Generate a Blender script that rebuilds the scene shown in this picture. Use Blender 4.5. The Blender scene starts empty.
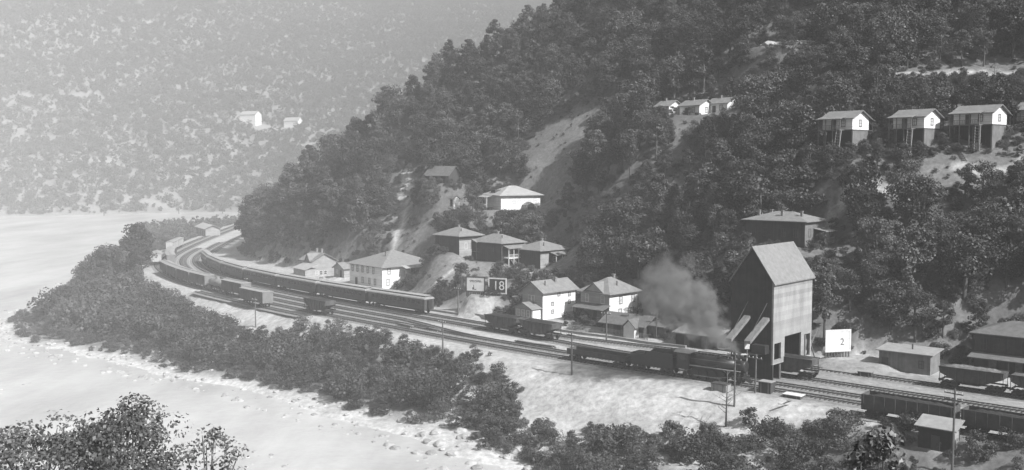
import bpy, math, random
import numpy as np
from mathutils import Vector, Matrix, noise as mn
random.seed(7); RNG = np.random.default_rng(7)
R = math.radians
scene = bpy.context.scene
col = scene.collection

# ------------------------------------------------------------------ camera
cam_d = bpy.data.cameras.new('camera'); cam = bpy.data.objects.new('camera', cam_d); col.objects.link(cam)
cam.location = (0, 0, 35); cam.rotation_euler = (R(90 - 4.004), 0, 0)
cam_d.sensor_width = 36; cam_d.lens = 36 * 1000 / 1024; cam_d.clip_start = .5; cam_d.clip_end = 8000
scene.camera = cam
# ------------------------------------------------------------------ world, sun, exposure (a black and white photograph: neutral light)
SUN_EL = R(42); SUN_H = Vector((.76, -.65, 0)).normalized()
w = bpy.data.worlds.new('World'); scene.world = w; w.use_nodes = True
nt = w.node_tree; bg = nt.nodes['Background']
sky = nt.nodes.new('ShaderNodeTexSky'); sky.sky_type = 'NISHITA'; sky.sun_disc = False
sky.sun_elevation = SUN_EL; sky.sun_rotation = math.atan2(SUN_H.x, SUN_H.y); sky.dust_density = 3.0
hs = nt.nodes.new('ShaderNodeHueSaturation'); hs.inputs['Saturation'].default_value = 0
nt.links.new(sky.outputs[0], hs.inputs['Color']); nt.links.new(hs.outputs[0], bg.inputs[0]); bg.inputs[1].default_value = .055
sd = bpy.data.lights.new('sun', 'SUN'); sd.energy = 5.0; sd.angle = R(.5); sd.color = (1, 1, 1)
sun = bpy.data.objects.new('sun', sd); col.objects.link(sun); sun.location = (200, -200, 300)
sun.rotation_euler = Vector((-SUN_H.x * math.cos(SUN_EL), -SUN_H.y * math.cos(SUN_EL), -math.sin(SUN_EL))).to_track_quat('-Z', 'Y').to_euler()
vs = scene.view_settings
scene.display_settings.display_device = 'sRGB'
vs.view_transform = 'Standard'; vs.look = 'None'; vs.exposure = 0.86; vs.gamma = 1; vs.use_curve_mapping = False
scene.cycles.use_denoising = True
scene.cycles.max_bounces = 5; scene.cycles.diffuse_bounces = 3; scene.cycles.glossy_bounces = 2
scene.cycles.transparent_max_bounces = 4; scene.cycles.volume_bounces = 1
scene.cycles.use_adaptive_sampling = True; scene.cycles.adaptive_threshold = .02

# ------------------------------------------------------------------ materials (all grey: the photograph has no colour)
MATS = {}
def mat(name, a, rough=.85, var=.25, scale=1.5, bump=0., rnd=0., stretch=None, coord='Object', spec=.25, boards=None):
    """grey procedural material: albedo a, noise variation var, per-object variation rnd, boards=(axis, width) for plank joints as fine relief"""
    if name in MATS: return MATS[name]
    m = bpy.data.materials.new(name); m.use_nodes = True; n = m.node_tree.nodes; l = m.node_tree.links
    b = n['Principled BSDF']; b.inputs['Roughness'].default_value = rough; b.inputs['Specular IOR Level'].default_value = spec
    tc = n.new('ShaderNodeTexCoord'); src = tc.outputs[coord]
    if stretch:
        mp = n.new('ShaderNodeMapping'); mp.inputs['Scale'].default_value = stretch; l.new(src, mp.inputs[0]); src2 = mp.outputs[0]
    else: src2 = src
    nz = n.new('ShaderNodeTexNoise'); nz.inputs['Scale'].default_value = scale; nz.inputs['Detail'].default_value = 6; nz.inputs['Roughness'].default_value = .65
    l.new(src2, nz.inputs['Vector'])
    mr = n.new('ShaderNodeMapRange'); mr.inputs[1].default_value = .28; mr.inputs[2].default_value = .72
    mr.inputs[3].default_value = a * (1 - var); mr.inputs[4].default_value = a * (1 + var); l.new(nz.outputs[0], mr.inputs[0])
    out = mr.outputs[0]
    if rnd:
        oi = n.new('ShaderNodeObjectInfo'); m2 = n.new('ShaderNodeMapRange'); m2.inputs[3].default_value = 1 - rnd; m2.inputs[4].default_value = 1 + rnd
        l.new(oi.outputs['Random'], m2.inputs[0]); mu = n.new('ShaderNodeMath'); mu.operation = 'MULTIPLY'
        l.new(out, mu.inputs[0]); l.new(m2.outputs[0], mu.inputs[1]); out = mu.outputs[0]
    hgt = nz.outputs[0]
    if boards:
        sx = n.new('ShaderNodeSeparateXYZ'); l.new(src, sx.inputs[0])
        if boards[0] == 'h': ax = sx.outputs['Z']
        else:
            ad = n.new('ShaderNodeMath'); ad.operation = 'ADD'; l.new(sx.outputs['X'], ad.inputs[0]); l.new(sx.outputs['Y'], ad.inputs[1]); ax = ad.outputs[0]
        dv = n.new('ShaderNodeMath'); dv.operation = 'DIVIDE'; dv.inputs[1].default_value = boards[1]; l.new(ax, dv.inputs[0])
        fl = n.new('ShaderNodeMath'); fl.operation = 'FLOOR'; l.new(dv.outputs[0], fl.inputs[0])
        wn = n.new('ShaderNodeTexWhiteNoise'); wn.noise_dimensions = '1D'; l.new(fl.outputs[0], wn.inputs['W'])
        m3 = n.new('ShaderNodeMapRange'); m3.inputs[3].default_value = .86; m3.inputs[4].default_value = 1.12; l.new(wn.outputs[0], m3.inputs[0])
        mu = n.new('ShaderNodeMath'); mu.operation = 'MULTIPLY'; l.new(out, mu.inputs[0]); l.new(m3.outputs[0], mu.inputs[1]); out = mu.outputs[0]
        fr = n.new('ShaderNodeMath'); fr.operation = 'FRACT'; l.new(dv.outputs[0], fr.inputs[0]); hgt = fr.outputs[0]
        if not bump: bump = .15
    l.new(out, b.inputs['Base Color'])
    if bump:
        bp = n.new('ShaderNodeBump'); bp.inputs['Strength'].default_value = bump; bp.inputs['Distance'].default_value = .06
        l.new(hgt, bp.inputs['Height']); l.new(bp.outputs[0], b.inputs['Normal'])
    MATS[name] = m; return m

mat('leaf', .052, .55, .65, .5, rnd=.5, spec=.35)
mat('leaf_far_hazed', .13, .8, .3, .3, rnd=.4, spec=.1)  # paler than the near leaves, standing in for haze on the far slope
mat('leaf_pale', .085, .55, .6, .6, rnd=.5, spec=.35)
mat('leaf_near', .07, .5, .45, 3, rnd=.3, spec=.5)
def translucent(name, k):
    m = MATS[name]; n = m.node_tree.nodes; l = m.node_tree.links; b = n['Principled BSDF']; t = n.new('ShaderNodeBsdfTranslucent'); x = n.new('ShaderNodeMixShader'); x.inputs[0].default_value = k
    l.new(b.inputs['Base Color'].links[0].from_socket, t.inputs['Color']); l.new(b.outputs[0], x.inputs[1]); l.new(t.outputs[0], x.inputs[2]); l.new(x.outputs[0], n['Material Output'].inputs['Surface'])
translucent('leaf_far_hazed', .45); translucent('leaf_pale', .3)
mat('bark', .09, .9, .4, 3, bump=.3)
mat('rail', .10, .5, .3, 2)
mat('tie', .08, .9, .5, .8)
mat('ballast', .20, .95, .4, 1.2, bump=.6)
mat('white_wall', .70, .8, .12, .6, boards=('h', .2))
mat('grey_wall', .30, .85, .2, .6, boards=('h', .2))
mat('dark_wall', .055, .9, .3, .8, boards=('v', .3))
mat('mid_wall', .16, .9, .25, .8, boards=('v', .3))
mat('shingle', .2, .9, .22, 1.2, bump=.3)
mat('shingle_dark', .13, .9, .3, 1.2, bump=.3)
mat('tin_roof', .34, .6, .15, .7)
mat('trim', .6, .7, .1, 1)
mat('dark_trim', .07, .8, .2, 1)
mat('glass', .025, .12, .2, 2, spec=.6)
mat('brick', .2, .9, .3, 4, bump=.4)
mat('post_wood', .14, .9, .3, 2)
mat('pole_wood', .11, .9, .3, 2)
mat('concrete', .25, .9, .3, .35, bump=.2, stretch=(1, 1, 2.2))
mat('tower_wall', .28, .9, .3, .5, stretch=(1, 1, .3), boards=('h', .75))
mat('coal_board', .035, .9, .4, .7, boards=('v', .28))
mat('coal', .03, .75, .5, 2, bump=.8)
mat('steel_dark', .03, .45, .3, 2, spec=.5)
mat('iron_black', .022, .4, .3, 2, spec=.5)
mat('boxcar_red', .085, .8, .25, 1.0, rnd=.3, boards=('v', .25))
mat('boxcar_pale', .42, .8, .2, 1.0, boards=('v', .25))
mat('boxcar_lit_end', .17, .8, .2, 1.0)  # paler than the car sides: sunlight on the end put into the colour
mat('car_roof', .27, .8, .2, 1.0)
mat('coach_side', .06, .5, .2, 1.0, spec=.4)
mat('coach_roof', .30, .7, .2, .8)
mat('tank_grey', .22, .5, .25, 1.0, spec=.4)
mat('hopper_side', .075, .8, .35, 1.0, rnd=.2)
mat('board_white', .62, .7, .14, 1)
mat('board_black', .03, .7, .1, 1)
mat('rock', .3, .9, .3, 1.0, bump=.5, rnd=.3)
mat('plank', .26, .9, .3, 1.5)
mat('cloth', .1, .9, .2, 3); mat('skin', .35, .6, .1, 3)

# ------------------------------------------------------------------ mesh builder
class MB:
    def __init__(s): s.v = []; s.f = []
    def quadbox(s, c8):
        i = len(s.v); s.v += [tuple(p) for p in c8]
        s.f += [(i, i+3, i+2, i+1), (i+4, i+5, i+6, i+7), (i, i+1, i+5, i+4), (i+1, i+2, i+6, i+5), (i+2, i+3, i+7, i+6), (i+3, i, i+4, i+7)]
        return s
    def box(s, x0, x1, y0, y1, z0, z1):
        return s.quadbox([(x0,y0,z0),(x1,y0,z0),(x1,y1,z0),(x0,y1,z0),(x0,y0,z1),(x1,y0,z1),(x1,y1,z1),(x0,y1,z1)])
    def prism(s, pts, axis, a0, a1):
        """polygon pts (2d, ccw) extruded along axis 'x','y','z' between a0 and a1"""
        i = len(s.v); k = len(pts)
        def P(p, a): return (a, p[0], p[1]) if axis == 'x' else (p[0], a, p[1]) if axis == 'y' else (p[0], p[1], a)
        s.v += [P(p, a0) for p in pts] + [P(p, a1) for p in pts]
        s.f += [tuple(range(i+k-1, i-1, -1)), tuple(range(i+k, i+2*k))]
        s.f += [(i+j, i+(j+1)%k, i+k+(j+1)%k, i+k+j) for j in range(k)]
        return s
    def tube(s, p0, p1, r0, r1=None, n=8, cap=True):
        r1 = r0 if r1 is None else r1
        p0 = Vector(p0); p1 = Vector(p1); d = (p1-p0).normalized()
        a = d.orthogonal().normalized(); b = d.cross(a); i = len(s.v)
        for p, r in ((p0, r0), (p1, r1)):
            for k in range(n):
                t = 2*math.pi*k/n; s.v.append(tuple(p + (a*math.cos(t) + b*math.sin(t))*r))
        s.f += [(i+k, i+(k+1)%n, i+n+(k+1)%n, i+n+k) for k in range(n)]
        if cap: s.f += [tuple(range(i+n-1, i-1, -1)), tuple(range(i+n, i+2*n))]
        return s
    def bar(s, p0, p1, wd, ht=None):
        return s.tube(p0, p1, wd*.7, wd*.7, 4)
    def lathe(s, prof, axis='x', c=(0,0,0), n=14):
        i = len(s.v); k = len(prof)
        for a, r in prof:
            for j in range(n):
                t = 2*math.pi*j/n; u = r*math.cos(t); q = r*math.sin(t)
                s.v.append((c[0]+a, c[1]+u, c[2]+q) if axis == 'x' else (c[0]+u, c[1]+q, c[2]+a) if axis == 'z' else (c[0]+q, c[1]+a, c[2]+u))
        for h in range(k-1):
            s.f += [(i+h*n+j, i+h*n+(j+1)%n, i+(h+1)*n+(j+1)%n, i+(h+1)*n+j) for j in range(n)]
        s.f += [tuple(range(i+n-1, i-1, -1)), tuple(range(i+(k-1)*n, i+k*n))]
        return s
    def mesh(s, name, m, smooth=False):
        me = bpy.data.meshes.new(name); me.from_pydata(s.v, [], s.f)
        import bmesh
        bm = bmesh.new(); bm.from_mesh(me); bmesh.ops.recalc_face_normals(bm, faces=bm.faces[:]); bm.to_mesh(me); bm.free()
        me.materials.append(MATS[m] if isinstance(m, str) else m)
        if smooth: me.polygons.foreach_set('use_smooth', [True]*len(me.polygons))
        return me
    def build(s, name, m, parent=None, smooth=False, loc=None):
        return link(name, s.mesh(name, m, smooth), parent, loc)
def link(name, data, parent=None, loc=None):
    o = bpy.data.objects.new(name, data); col.objects.link(o); o.parent = parent
    if loc: o.location = loc
    return o
def tag(o, label=None, cat=None, group=None, kind=None):
    for k, v in (('label', label), ('category', cat), ('group', group), ('kind', kind)):
        if v: o[k] = v
    return o
def thing(name, label, cat, loc=(0,0,0), rz=0, group=None):
    o = link(name, None, None, loc); o.rotation_euler.z = rz; return tag(o, label, cat, group)
def copy_tree(o, parent=None, keep=None):
    c = o.copy(); col.objects.link(c); c.parent = parent
    for ch in list(o.children): copy_tree(ch, c)
    return c
def fast_mesh(name, V, F, m, smooth=False):
    """V (n,3) array, F (k,q) array with constant face size"""
    V = np.asarray(V, np.float32); F = np.asarray(F, np.int32); me = bpy.data.meshes.new(name); q = F.shape[1]
    me.vertices.add(len(V)); me.vertices.foreach_set('co', V.ravel())
    me.loops.add(F.size); me.loops.foreach_set('vertex_index', F.ravel())
    me.polygons.add(len(F)); me.polygons.foreach_set('loop_start', np.arange(0, F.size, q, dtype=np.int32))
    if smooth: me.polygons.foreach_set('use_smooth', np.ones(len(F), bool))
    me.update(calc_edges=True)
    if m: me.materials.append(MATS[m] if isinstance(m, str) else m)
    return me

# ------------------------------------------------------------------ railway alignment
def spline(pts, step=2.):
    P = [Vector(p) for p in pts]; P = [P[0]*2-P[1]] + P + [P[-1]*2-P[-2]]; out = []
    for i in range(1, len(P)-2):
        a, b, c, d = P[i-1:i+3]; n = max(2, int((c-b).length/step))
        for k in range(n):
            t = k/n; out.append(.5*((2*b) + (c-a)*t + (2*a-5*b+4*c-d)*t*t + (3*b-a-3*c+d)*t**3))
    out.append(P[-2]); return np.array([tuple(p) for p in out])
L1 = spline([(-168,640),(-158,560),(-150,492),(-144.5,448),(-139,411),(-133,378),(-124,348),(-111.5,320),(-97.2,295.6),(-82,275),(-71.8,262.5),(-63,252.5),(-55,243.5),(-42.3,230),(-24,211.2),(-12,199),(1.5,186),(12.2,176.6),(25,165.8),(36.4,156.6),(49.8,145),(63,133.5),(80,118),(100,99),(125,75)])
TAN = np.gradient(L1, axis=0); TAN /= np.linalg.norm(TAN, axis=1)[:, None]
NRM = np.stack([-TAN[:, 1], TAN[:, 0]], 1)      # towards the hill
def smooth_np(a, b, x): t = np.clip((x-a)/(b-a), 0, 1); return t*t*(3-2*t)
def offset(fn):
    o = np.array([fn(y) for y in L1[:, 1]]) if callable(fn) else np.full(len(L1), fn)
    return L1 + NRM*o[:, None]
TRACKS = {
 'L0': (offset(-4.3), 228, 275), 'B': (offset(-6.2), 76, 139.5), 'L1': (L1, 76, 640), 'L2': (offset(4.3), 76, 640), 'M': (offset(lambda y: 8.7-4.2*float(smooth_np(222,196,y))), 200, 420),
 'T': (offset(lambda y: 11+2.1*float(smooth_np(172,196,y))), 76, 450), 'P': (offset(lambda y: 20-2.6*float(smooth_np(165,195,y))-.9*float(smooth_np(210,260,y))), 76, 640)}
def signed_offset(X, Y):
    """offset from L1 (positive towards the hill) and the Y of the nearest point; X, Y flat arrays"""
    u = np.empty(len(X)); yy = np.empty(len(X)); seg = L1[::2]; nr = NRM[::2]
    for i in range(0, len(X), 4000):
        dx = X[i:i+4000, None]-seg[None, :, 0]; dy = Y[i:i+4000, None]-seg[None, :, 1]
        k = np.argmin(dx*dx+dy*dy, 1); j = np.arange(len(k)); u[i:i+4000] = dx[j, k]*nr[k, 0]+dy[j, k]*nr[k, 1]; yy[i:i+4000] = seg[k, 1]
        dist = np.sqrt(dx[j, k]**2+dy[j, k]**2); u[i:i+4000] = np.where(u[i:i+4000] < 0, -dist, dist)
    return u, yy
# ------------------------------------------------------------------ terrain
CTRL = np.array([(-20.3,270,11),(-11,266,9.4),(1,261,7.6),(12,268,9),(-0.6,300,22),(12,306,24),(-23,322,29),(47,203,19),(58,205,19.5),(68,200,21),
 (70,212,36),(83,210,37),(97,207,37.5),(75,222,41),(90,221,42),(104,218,43),(46,275,49),(58,278,50),(30,276,46),(122,245,57),(100,247,57),(80,250,58),(80,290,69),(144,300,84),(100,300,84),
 (65,350,92),(35,400,98),(15,390,84),(-25,400,72),(40,620,55),(-20,620,20),(100,650,90),(-60,650,0),(150,700,90),(0,800,0),(200,800,60),(-9,237,4.2),(-3,233,3.6),(-18,245,2.3),(5,228,2.5),(18,222,2),(-22,252,1.8),(-26,262,2.0),(-24,270,4),(-37,345,24.7),(-36,311,8.6),(-35.5,322,15.7),(-35,335,20.6),(-50,330,20),(-70,380,26),(-62,425,36),(-95,400,12),(-24,480,45),(20,500,72),
 (-80,440,24),(-60,530,18),(70,520,112),(150,420,130),(-110,480,4),(-95,570,2),(200,300,115),(200,220,75),(160,210,62),(130,180,35),(150,140,30),(200,120,50),(110,160,6),(96,172,8),
 (250,400,180),(40,235,16),(25,240,9),(60,185,7),(78,185,10),(30,250,22),(20,280,27),(-60,300,4),(-48,305,8),(-15,360,42),(25,340,62),(-5,285,13),(-15,290,18),(100,195,27),(85,198,26),(120,215,46)], float)
def tps_fit(C):
    n = len(C); d2 = ((C[:, None, :2]-C[None, :, :2])**2).sum(-1); K = np.sqrt(d2)*1.0
    A = np.zeros((n+3, n+3)); A[:n, :n] = K + np.eye(n)*-2.0; A[:n, n] = 1; A[:n, n+1:] = C[:, :2]; A[n:, :n] = A[:n, n:].T
    return np.linalg.solve(A, np.concatenate([C[:, 2], [0, 0, 0]]))
TP = tps_fit(CTRL)
def tps(X, Y):
    z = np.empty(len(X))
    for i in range(0, len(X), 8000):
        d = np.sqrt((X[i:i+8000, None]-CTRL[None, :, 0])**2+(Y[i:i+8000, None]-CTRL[None, :, 1])**2)
        z[i:i+8000] = d@TP[:-3]+TP[-3]+TP[-2]*X[i:i+8000]+TP[-1]*Y[i:i+8000]
    return z
TOE_Y = [76,130,150,160,175,190,210,230,250,270,300,350,400,500,640]; TOE_U = [40,40,36,27,27,26,24.5,26,38,52,46,34,26,22,22]
SH_Y = [76,150,165,185,217,254,279,300,312,332,380,450,520,640]; SH_U = [-40,-37,-36,-31,-32,-40,-49,-49,-41,-30,-29,-34,-45,-70]
PADS = []     # (x, y, radius, z)
NZ = [RNG.uniform(0, 6.28, (12, 2)), None]
def fbm(X, Y, s, seed=0):
    r = np.random.default_rng(seed); z = np.zeros_like(X, dtype=float)
    for o in range(10):
        k = (1.55**o)/s; a = r.uniform(0, 6.28); p = r.uniform(0, 6.28); z += np.sin((X*math.cos(a)+Y*math.sin(a))*k+p+1.3*np.sin((X*math.sin(a)-Y*math.cos(a))*k*.7+p*2))/(1.35**o)
    return z/3.
def height(X, Y, full=False):
    X = np.asarray(X, float).ravel(); Y = np.asarray(Y, float).ravel()
    u, yy = signed_offset(X, Y); toe = np.interp(yy, TOE_Y, TOE_U); sh = np.interp(yy, SH_Y, SH_U)
    sh = sh + 2.5*fbm(X, Y, 9, 3)
    n1 = fbm(X, Y, 14, 1)
    hill = np.maximum(tps(X, Y), .2) + n1*.8
    z = np.where(u > toe, hill*smooth_np(0, 8, u-toe), 0.)
    # river bank
    e = np.interp(yy, [76,140,146,640], [-9.2,-9.2,-5.2,-5.2]) + .8*fbm(X, Y, 5, 2)
    bank_w = np.interp(yy, [76,140,175,200,260,330], [11,12,15,13,14,9])
    t1 = np.clip((e-u)/bank_w, 0, 1); zb = -6.6*(t1*.8+.2*t1*t1*(3-2*t1))
    t2 = np.clip((e-bank_w-u)/np.maximum(1, (e-bank_w-sh)), 0, 1); zb = zb - 2.0*t2
    zb = zb + n1*.45*np.clip(t1*2, 0, 1) + np.clip(t1*3, 0, 1)*np.clip(3-3*t1, 0, 1)*(.35*fbm(X*.8+Y*.75, X*.1, 1.6, 41)+.25*fbm(X, Y, 1.8, 42))
    t3 = np.clip((sh-u)/8, 0, 1); zb = zb - 2.6*t3
    z = np.where(u < e, zb, z)
    # camera side of the river
    zn = 33.0 - .52*Y + 2.*fbm(X, Y, 18, 5) - .0*X; zn = np.maximum(zn, -11.2)
    zn = np.where(Y < 8, np.minimum(zn, 33.2), zn)
    z = np.where((Y < 110) & (u < -20), np.maximum(z, zn), z)
    for (px, py, r, pz) in PADS:
        d = np.hypot(X-px, Y-py); k = 1-smooth_np(r, r*1.7, d); z = z*(1-k)+pz*k
    # behind the far end the valley floor stays low and flat
    if full: return z, u, yy, toe, sh
    return z
def H(x, y): return float(height([x], [y])[0])

# ------------------------------------------------------------------ house sites: near corner (x, y), base z, heading, length along x, depth along y
def centre(cx, cy, th, L, W):
    c, s = math.cos(R(th)), math.sin(R(th)); return (cx-(c*L/2+s*W/2), cy-(s*L/2-c*W/2))
SITES = {
 'hotel': (-36.2, 277.5, .4, -50, 17.5, 18.5), 'gable_white': (6.7, 216, 1.3, -46, 6.2, 10.5), 'hip_white': (20.9, 213, 1.3, -46, 8.2, 9.5),
 'low_shed': (26.5, 199.5, .2, -41, 10, 6), 'dark_a': (-14.2, 268, 11.4, -46, 10, 8.2), 'dark_b': (-2.8, 264, 9.1, -46, 11.8, 8.4), 'dark_c': (7.4, 261, 7.8, -46, 9.6, 11),
 'bungalow': (-3.3, 299, 21.6, -62, 11, 13.5), 'barn': (-20, 316, 29.3, -38, 10, 6), 'privy': (-17.5, 300, 22.5, -50, 2.2, 2.2), 'behind': (57.5, 196, 18.8, -42, 13, 9),
 'up_a': (72.8, 215, 40.7, -50, 7.2, 6.5), 'up_b': (86.9, 212, 40.9, -50, 7, 6.8), 'up_c': (99.6, 208.5, 41.6, -50, 8.2, 6.6), 'up_d': (112.6, 212, 42.5, -50, 6, 6),
 'ridge_a': (51.2, 275, 48.5, -50, 7, 6), 'ridge_b': (58.5, 273.5, 49, -50, 7, 6), 'ridge_c': (43.5, 279, 48.5, -50, 5, 5.5),
 'station': (-62, 309, .6, -55, 9, 8), 'side_shed': (-51, 302, .8, -50, 6, 5), 'yard_shed': (69.2, 163.5, .2, -40, 8.5, 5), 'right_hall': (92, 156, .3, -41, 18, 9),
 'store_low': (38.5, 186, .2, -41, 9, 5), 'far_depot': (-150.5, 490, .2, -62, 24, 7),
}
for k, (cx, cy, z, th, L, W) in SITES.items():
    if k.startswith('up_') or k == 'far_depot': continue
    x, y = centre(cx, cy, th, L, W); PADS.append((x, y, max(L, W)*.62, z))
for (x, y, r, z) in [(79, 292, 11, 68.5), (60, 172, 5, 1.2)]: PADS.append((x, y, r, z))
PADS.append((-6, 233.2, 4.2, 4.6))
# trails: polylines of (x, y), half width
TRAILS = [(spline([(-36.8,305),(-36.3,310),(-36.6,316),(-34.6,322),(-35.6,328),(-34,335),(-37,340),(-38.6,345),(-37.6,352),(-38.6,360)], 2), 1.0), (spline([(-9,250),(-6.5,255),(-1.5,256.5),(3,257),(9,250)], 2), .9), (spline([(-24,255),(-19,259),(-16,262)], 2), .8),
 (spline([(70,250),(80,251.5),(100,247.5),(112,246.5),(124,243.5),(140,238)], 3), .8), (spline([(81,203),(77,205),(73,206),(66,207),(62,205),(60,199)], 2), .9), (spline([(92,206),(97,203),(104,204),(110,208)], 2), .8)]
def trail_d(X, Y):
    d = np.full(len(X), 99.)
    for pl, hw in TRAILS:
        q = np.sqrt(((X[:, None]-pl[None, :, 0])**2+(Y[:, None]-pl[None, :, 1])**2)).min(1)-hw; d = np.minimum(d, q)
    return d
# open ground on the hill (x, y, rx, ry): grass, cleared slopes
CLEAR = [(-12,262,22,7),(4,296,16,10),(-22,306,14,8),(15,318,13,18),(-36,325,3,20),(79,290,9,6),(92,204.5,13,3.2),(60,206,5,3),(48,270,12,5),(-9,240,14,6),(12,252,9,9),(-40,262,10,8),(62,174,7,4),(110,246,22,3.5)]
def clear_k(X, Y):
    k = np.zeros(len(X))
    for x, y, a, b in CLEAR: k = np.maximum(k, 1-smooth_np(.6, 1.15, np.hypot((X-x)/a, (Y-y)/b)))
    return k
# ------------------------------------------------------------------ ground sheet
def axis(segs):
    out = []
    for a, b, st in segs: out += list(np.arange(a, b, st))
    return np.array(out+[segs[-1][1]])
gx = axis([(-900,-260,20),(-260,-160,5),(-160,130,1.6),(130,240,4),(240,700,20)])
gy = axis([(-110,0,10),(0,120,4),(120,330,1.6),(330,520,4),(520,800,10),(800,1400,30)])
GX, GY = np.meshgrid(gx, gy); shp = GX.shape
gz, gu, gyy, gtoe, gsh = height(GX, GY, True)
X, Y = GX.ravel(), GY.ravel()
n_a = fbm(X, Y, 6, 11); n_b = fbm(X, Y, 2.2, 12); n_c = fbm(X, Y, 20, 13)
alb = np.full(len(X), .13)+.03*n_a                                          # woodland floor
k = clear_k(X, Y); alb = alb*(1-k)+k*(.17+.05*n_a+.03*n_b)                    # cleared grass
td = trail_d(X, Y); k = 1-smooth_np(-.3, .8, td); alb = alb*(1-k)+k*.45
k = (1-smooth_np(0, 5, gu-gtoe))*(gu > -5.5); yard = .36+.05*n_a+.05*n_b; alb = alb*(1-k)+k*yard
k = np.exp(-((X-38)**2+(Y-166)**2)/(2*17**2))*(gu > -5)*(gu < 26); alb = alb*(1-.6*k)+.6*k*.15    # coal dirt round the tower
k = np.exp(-((X-72)**2+(Y-150)**2)/(2*20**2))*(gu > -5)*(gu < 26); alb = alb*(1-.45*k)+.45*k*.15
bank = gu < -4.8
sandk = np.interp(gyy, [76,128,140,150,172,184,196,212,224,236,262,300,340,400], [.15,.2,.55,.95,1,.85,.5,.4,.7,1,.9,.9,.8,.4])
dp = np.clip((-5-gu)/np.interp(gyy, [76,150,170,185,200,260,300,400], [12,15,26,24,12,9,10,9]), 0, 1.4)
k = np.clip(sandk*1.35-dp*.75+.32*n_a+.14*n_b, 0, 1); k = smooth_np(.2, .6, k)
gul = fbm(X*.8+Y*.75, X*.1, 1.6, 41); alb = np.where(bank, (.13+.04*n_a)*(1-k)+k*(.38+.06*n_b+.06*gul+.04*n_c), alb)
shorek = smooth_np(7, -1, gu-gsh+2*n_a)*bank; alb = alb*(1-shorek)+shorek*(.45+.07*n_b)
alb = np.where((Y < 110) & (gu < -30) & (gz > -8.5), .12, alb)
idx = np.arange(len(X)).reshape(shp); F = np.stack([idx[:-1, :-1], idx[:-1, 1:], idx[1:, 1:], idx[1:, :-1]], -1).reshape(-1, 4)
def ground_mat(name, bump=.5):
    m = bpy.data.materials.new(name); m.use_nodes = True; n = m.node_tree.nodes; l = m.node_tree.links; b = n['Principled BSDF']
    b.inputs['Roughness'].default_value = .95; b.inputs['Specular IOR Level'].default_value = .1
    at = n.new('ShaderNodeAttribute'); at.attribute_name = 'albedo'; tc = n.new('ShaderNodeTexCoord')
    z1 = n.new('ShaderNodeTexNoise'); z1.inputs['Scale'].default_value = .9; z1.inputs['Detail'].default_value = 8; z1.inputs['Roughness'].default_value = .7; l.new(tc.outputs['Object'], z1.inputs['Vector'])
    mr = n.new('ShaderNodeMapRange'); mr.inputs[1].default_value = .3; mr.inputs[2].default_value = .7; mr.inputs[3].default_value = .6; mr.inputs[4].default_value = 1.35; l.new(z1.outputs[0], mr.inputs[0])
    mu = n.new('ShaderNodeMath'); mu.operation = 'MULTIPLY'; l.new(at.outputs['Fac'], mu.inputs[0]); l.new(mr.outputs[0], mu.inputs[1]); l.new(mu.outputs[0], b.inputs['Base Color'])
    bp = n.new('ShaderNodeBump'); bp.inputs['Strength'].default_value = bump; bp.inputs['Distance'].default_value = .25; l.new(z1.outputs[0], bp.inputs['Height']); l.new(bp.outputs[0], b.inputs['Normal'])
    MATS[name] = m; return m
ground_mat('ground_earth')
me = fast_mesh('ground', np.stack([X, Y, gz], 1), F, 'ground_earth', True)
a = me.attributes.new('albedo', 'FLOAT', 'POINT'); a.data.foreach_set('value', np.clip(alb, .03, .7).astype(np.float32))
tag(link('ground', me), kind='structure')
# river: pale silty water, gently rippled
m = mat('river_water', .42, .25, .3, .045, stretch=(1, .35, 1), spec=.5); n = m.node_tree.nodes; l = m.node_tree.links
tc = n.new('ShaderNodeTexCoord'); z1 = n.new('ShaderNodeTexNoise'); z1.inputs['Scale'].default_value = .5; z1.inputs['Detail'].default_value = 5; l.new(tc.outputs['Object'], z1.inputs['Vector'])
bp = n.new('ShaderNodeBump'); bp.inputs['Strength'].default_value = .35; bp.inputs['Distance'].default_value = .3; l.new(z1.outputs[0], bp.inputs['Height']); l.new(bp.outputs[0], n['Principled BSDF'].inputs['Normal'])
tag(MB().box(-899, 300, -100, 1390, -11.6, -9.0).build('river', 'river_water'), kind='structure')
# far mountain across the river
def mtn(X, Y):
    foot = 850 + .62*(X+425)*(X < -300) + (.62*125+.1*(X+300))*(X >= -300) + 25*fbm(X, Y*0, 120, 21)
    t = Y-foot; gully = fbm(X, Y*.35, 75, 22)
    z = -10+np.where(t > 0, .31*t, .3*t)+np.clip(t, 0, 140)/140*(14*gully+4*fbm(X, Y, 22, 23))
    return np.maximum(z, -14)
mx, my = np.meshgrid(np.arange(-1590, 891, 14.), np.arange(780, 2561, 12.)); mz = mtn(mx.ravel(), my.ravel()); mz = np.minimum(mz, 455)
ms = mx.shape; idx = np.arange(mx.size).reshape(ms); MF = np.stack([idx[:-1, :-1], idx[:-1, 1:], idx[1:, 1:], idx[1:, :-1]], -1).reshape(-1, 4)
me = fast_mesh('mountain', np.stack([mx.ravel(), my.ravel(), mz], 1), MF, 'ground_earth', True)
MCLEAR = [(-292,1212,64,18),(-160,1010,34,14),(-330,935,18,8),(-120,1060,50,20),(-420,1010,34,10)]
def mclear(X, Y):
    k = np.zeros(len(X))
    for x, y, a_, b_ in MCLEAR: k = np.maximum(k, 1-smooth_np(.55, 1.15, np.hypot((X-x)/a_, (Y-y)/b_)+.15*fbm(X, Y, 12, 24)))
    return k
a = me.attributes.new('albedo', 'FLOAT', 'POINT'); kk = mclear(mx.ravel(), my.ravel()); a.data.foreach_set('value', (.2+.07*kk+.04*fbm(mx.ravel(), my.ravel(), 15, 25)).clip(.05, .6).astype(np.float32))
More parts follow.
